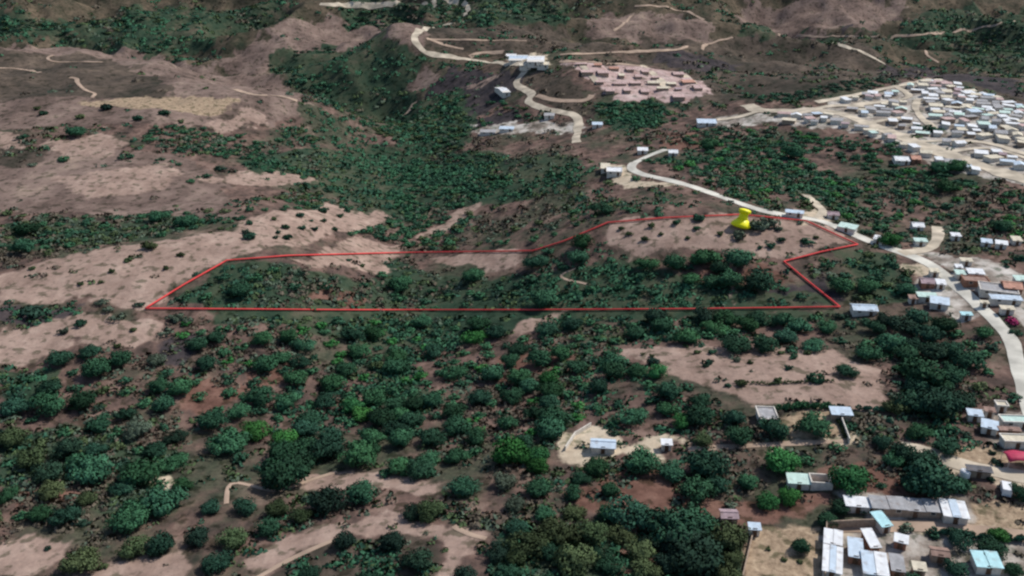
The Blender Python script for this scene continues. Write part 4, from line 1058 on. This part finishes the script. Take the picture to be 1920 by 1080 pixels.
BSH = []
for k in range(4):
    V, Q, nv = crown_geo(500+k, 0.16, 16, 30, 0.06)
    BSH.append(mesh_np('bush', V + np.array([0,0,0.16]), Q, 4, [M_trunk])); soften(BSH[-1], nv)
items = []
for t in [t.split() for t in BUSH.split(';') if t.strip()]:
    px, py, wd, c = float(t[0]), float(t[1]), float(t[2]), t[3]
    P = at([px],[py])[0]; d = wd/pixel(P)[2][0]
    o = link(bpy.data.objects.new('bush', BSH[int(rng.integers(4))])); o.location = (P[0], P[1], P[2]); s = d*1.05; o.scale = (s,s,s*rng.uniform(.8,1.1)); o.rotation_euler = (0,0,rng.uniform(0,6.28))
    o.material_slots[0].link = 'OBJECT'; o.material_slots[0].material = LEAF[K[c]]
    o['category'] = 'bush'; o['group'] = 'bushes on the open fields'
    items.append((o, px, py, ('small ' if wd < 16 else 'low ' if wd < 24 else 'wide ') + K[c]))
name_by_place(items, noun='bush')

# hedges in the village
def hedge(pix, wd, c, label):
    p = np.array(pix, float); P = densify(at(p[:,0], p[:,1])[:,:2], 0.7); out = []
    for k, (x, y) in enumerate(P):
        V, Q, nv = crown_geo(700+k % 9, 0.2, 5, 22, 0.09); out.append((V+np.array([0,0,0.3]))*wd + np.array([x, y, float(ground(x, y))]))
    V = np.concatenate(out); o = link(bpy.data.objects.new('hedge', mesh_np('hedge', V, np.arange(len(V)).reshape(-1,4), 4, [LEAF[K[c]]])))
    tag(o, label, 'hedge')
hedge([(1460,770),(1500,765),(1555,766)], 2.6, 'm', 'green hedge along the lower edge of the pink field between two houses')
hedge([(1568,780),(1578,802),(1585,822)], 1.6, 'o', 'olive hedge along the garden wall')
hedge([(1610,768),(1660,772)], 2.0, 'd', 'dark hedge right of the pale blue house below the pink field')
hedge([(1750,1000),(1830,1010),(1930,1015)], 2.2, 'd', 'dark hedge along the dirt road at the bottom right')
hedge([(1380,718),(1440,722),(1500,718),(1560,716)], 1.3, 'o', 'thin olive hedge line across the pink field')

# undergrowth: dry brush and green scrub nobody could count
NT = 74000
ty = rng.uniform(0, 1, NT)
ty = 92*(1150/92)**ty; tx = rng.uniform(-1, 1, NT)*(0.68*ty+45)
clump = 0.62*fbm(tx/24, ty/34, 41)+0.38*fbm(tx/5, ty/8, 43); gm = mask_at('green', tx, ty)
pr = np.clip((clump-0.44)*5.0, 0.03, 0.9)
pr = np.maximum(pr, gm*np.clip((clump-0.30)*4, 0.25, 1))
pr *= np.clip(1-mask_at('moor', tx, ty)*np.interp(ty, [330,420], [-2.2,0.6]), 0, 3.2)
for k in ('soil','pale','pink','step','town','dryg'): pr *= 1-0.96*np.clip(mask_at(k, tx, ty)*1.6, 0, 1)
pr = np.minimum(pr, 0.95); ok = rng.random(NT) < pr
tx, ty, gm = tx[ok], ty[ok], gm[ok]
keep = np.ones(len(tx), bool)
for hx, hy, hr in HOUSES: keep &= (tx-hx)**2+(ty-hy)**2 > (hr+0.5)**2
for bx_, by_ in BNDPTS: keep &= ((tx-bx_)/1.8)**2+((ty-by_+1.2)/2.6)**2 > 1
for a in range(0, len(ROADPTS), 2): keep &= np.hypot(tx-ROADPTS[a,0], ty-ROADPTS[a,1]) > ROADPTS[a,2]+1.0
tx, ty, gm = tx[keep], ty[keep], gm[keep]; tz = ground(tx, ty); nT = len(tx); nl = 13
print('tufts', nT)
sc_ = rng.uniform(0.5, 1.7, nT)*np.interp(ty, [120,350,1000], [1.0,1.5,3.2])
d = rng.normal(size=(nT, nl, 3)); d[:,:,2] = np.abs(d[:,:,2])*0.55; d /= np.linalg.norm(d, axis=2)[...,None]
p = d*rng.uniform(0.5,1.0,(nT,nl,1))*sc_[:,None,None]*0.85*np.array([1.25,1.0,0.7]) + np.stack([tx,ty,tz],1)[:,None,:]
nn = d + rng.normal(size=d.shape)*0.4; nn /= np.linalg.norm(nn, axis=2)[...,None]
u = np.cross(nn, rng.normal(size=d.shape)); u /= np.linalg.norm(u, axis=2)[...,None]; v = np.cross(nn, u); s = (0.27*sc_)[:,None,None]
V = np.stack([p-u*s-v*s*.6, p+u*s-v*s*.7, p+u*s+v*s*.6, p-u*s*.8+v*s*.7], 2).reshape(-1,3)
sn = d*0.7+np.array([0,0,0.5])+rng.normal(size=d.shape)*0.2; sn /= np.linalg.norm(sn, axis=2)[...,None]
M_dry = mat('brush_dry', (0.105,0.088,0.066), var=0.35, scale=0.3)
hue = fbm(tx/34, ty/40, 91)+rng.normal(size=nT)*0.07+gm*0.14
ci = np.select([hue < 0.40, hue < 0.48, hue < 0.56, hue < 0.66], [0, 3, 2, 1], 4)
o = link(bpy.data.objects.new('undergrowth', mesh_np('undergrowth', V, np.arange(len(V)).reshape(-1,4), 4, [M_dry, LEAF[K['d']], LEAF[K['o']], LEAF[K['g']], LEAF[K['m']]], np.repeat(ci, nl))))
soften(o.data, np.repeat(sn.reshape(-1,3), 4, 0))
tag(o, 'low dry brush and scrub scattered between the trees', 'undergrowth', kind='stuff')
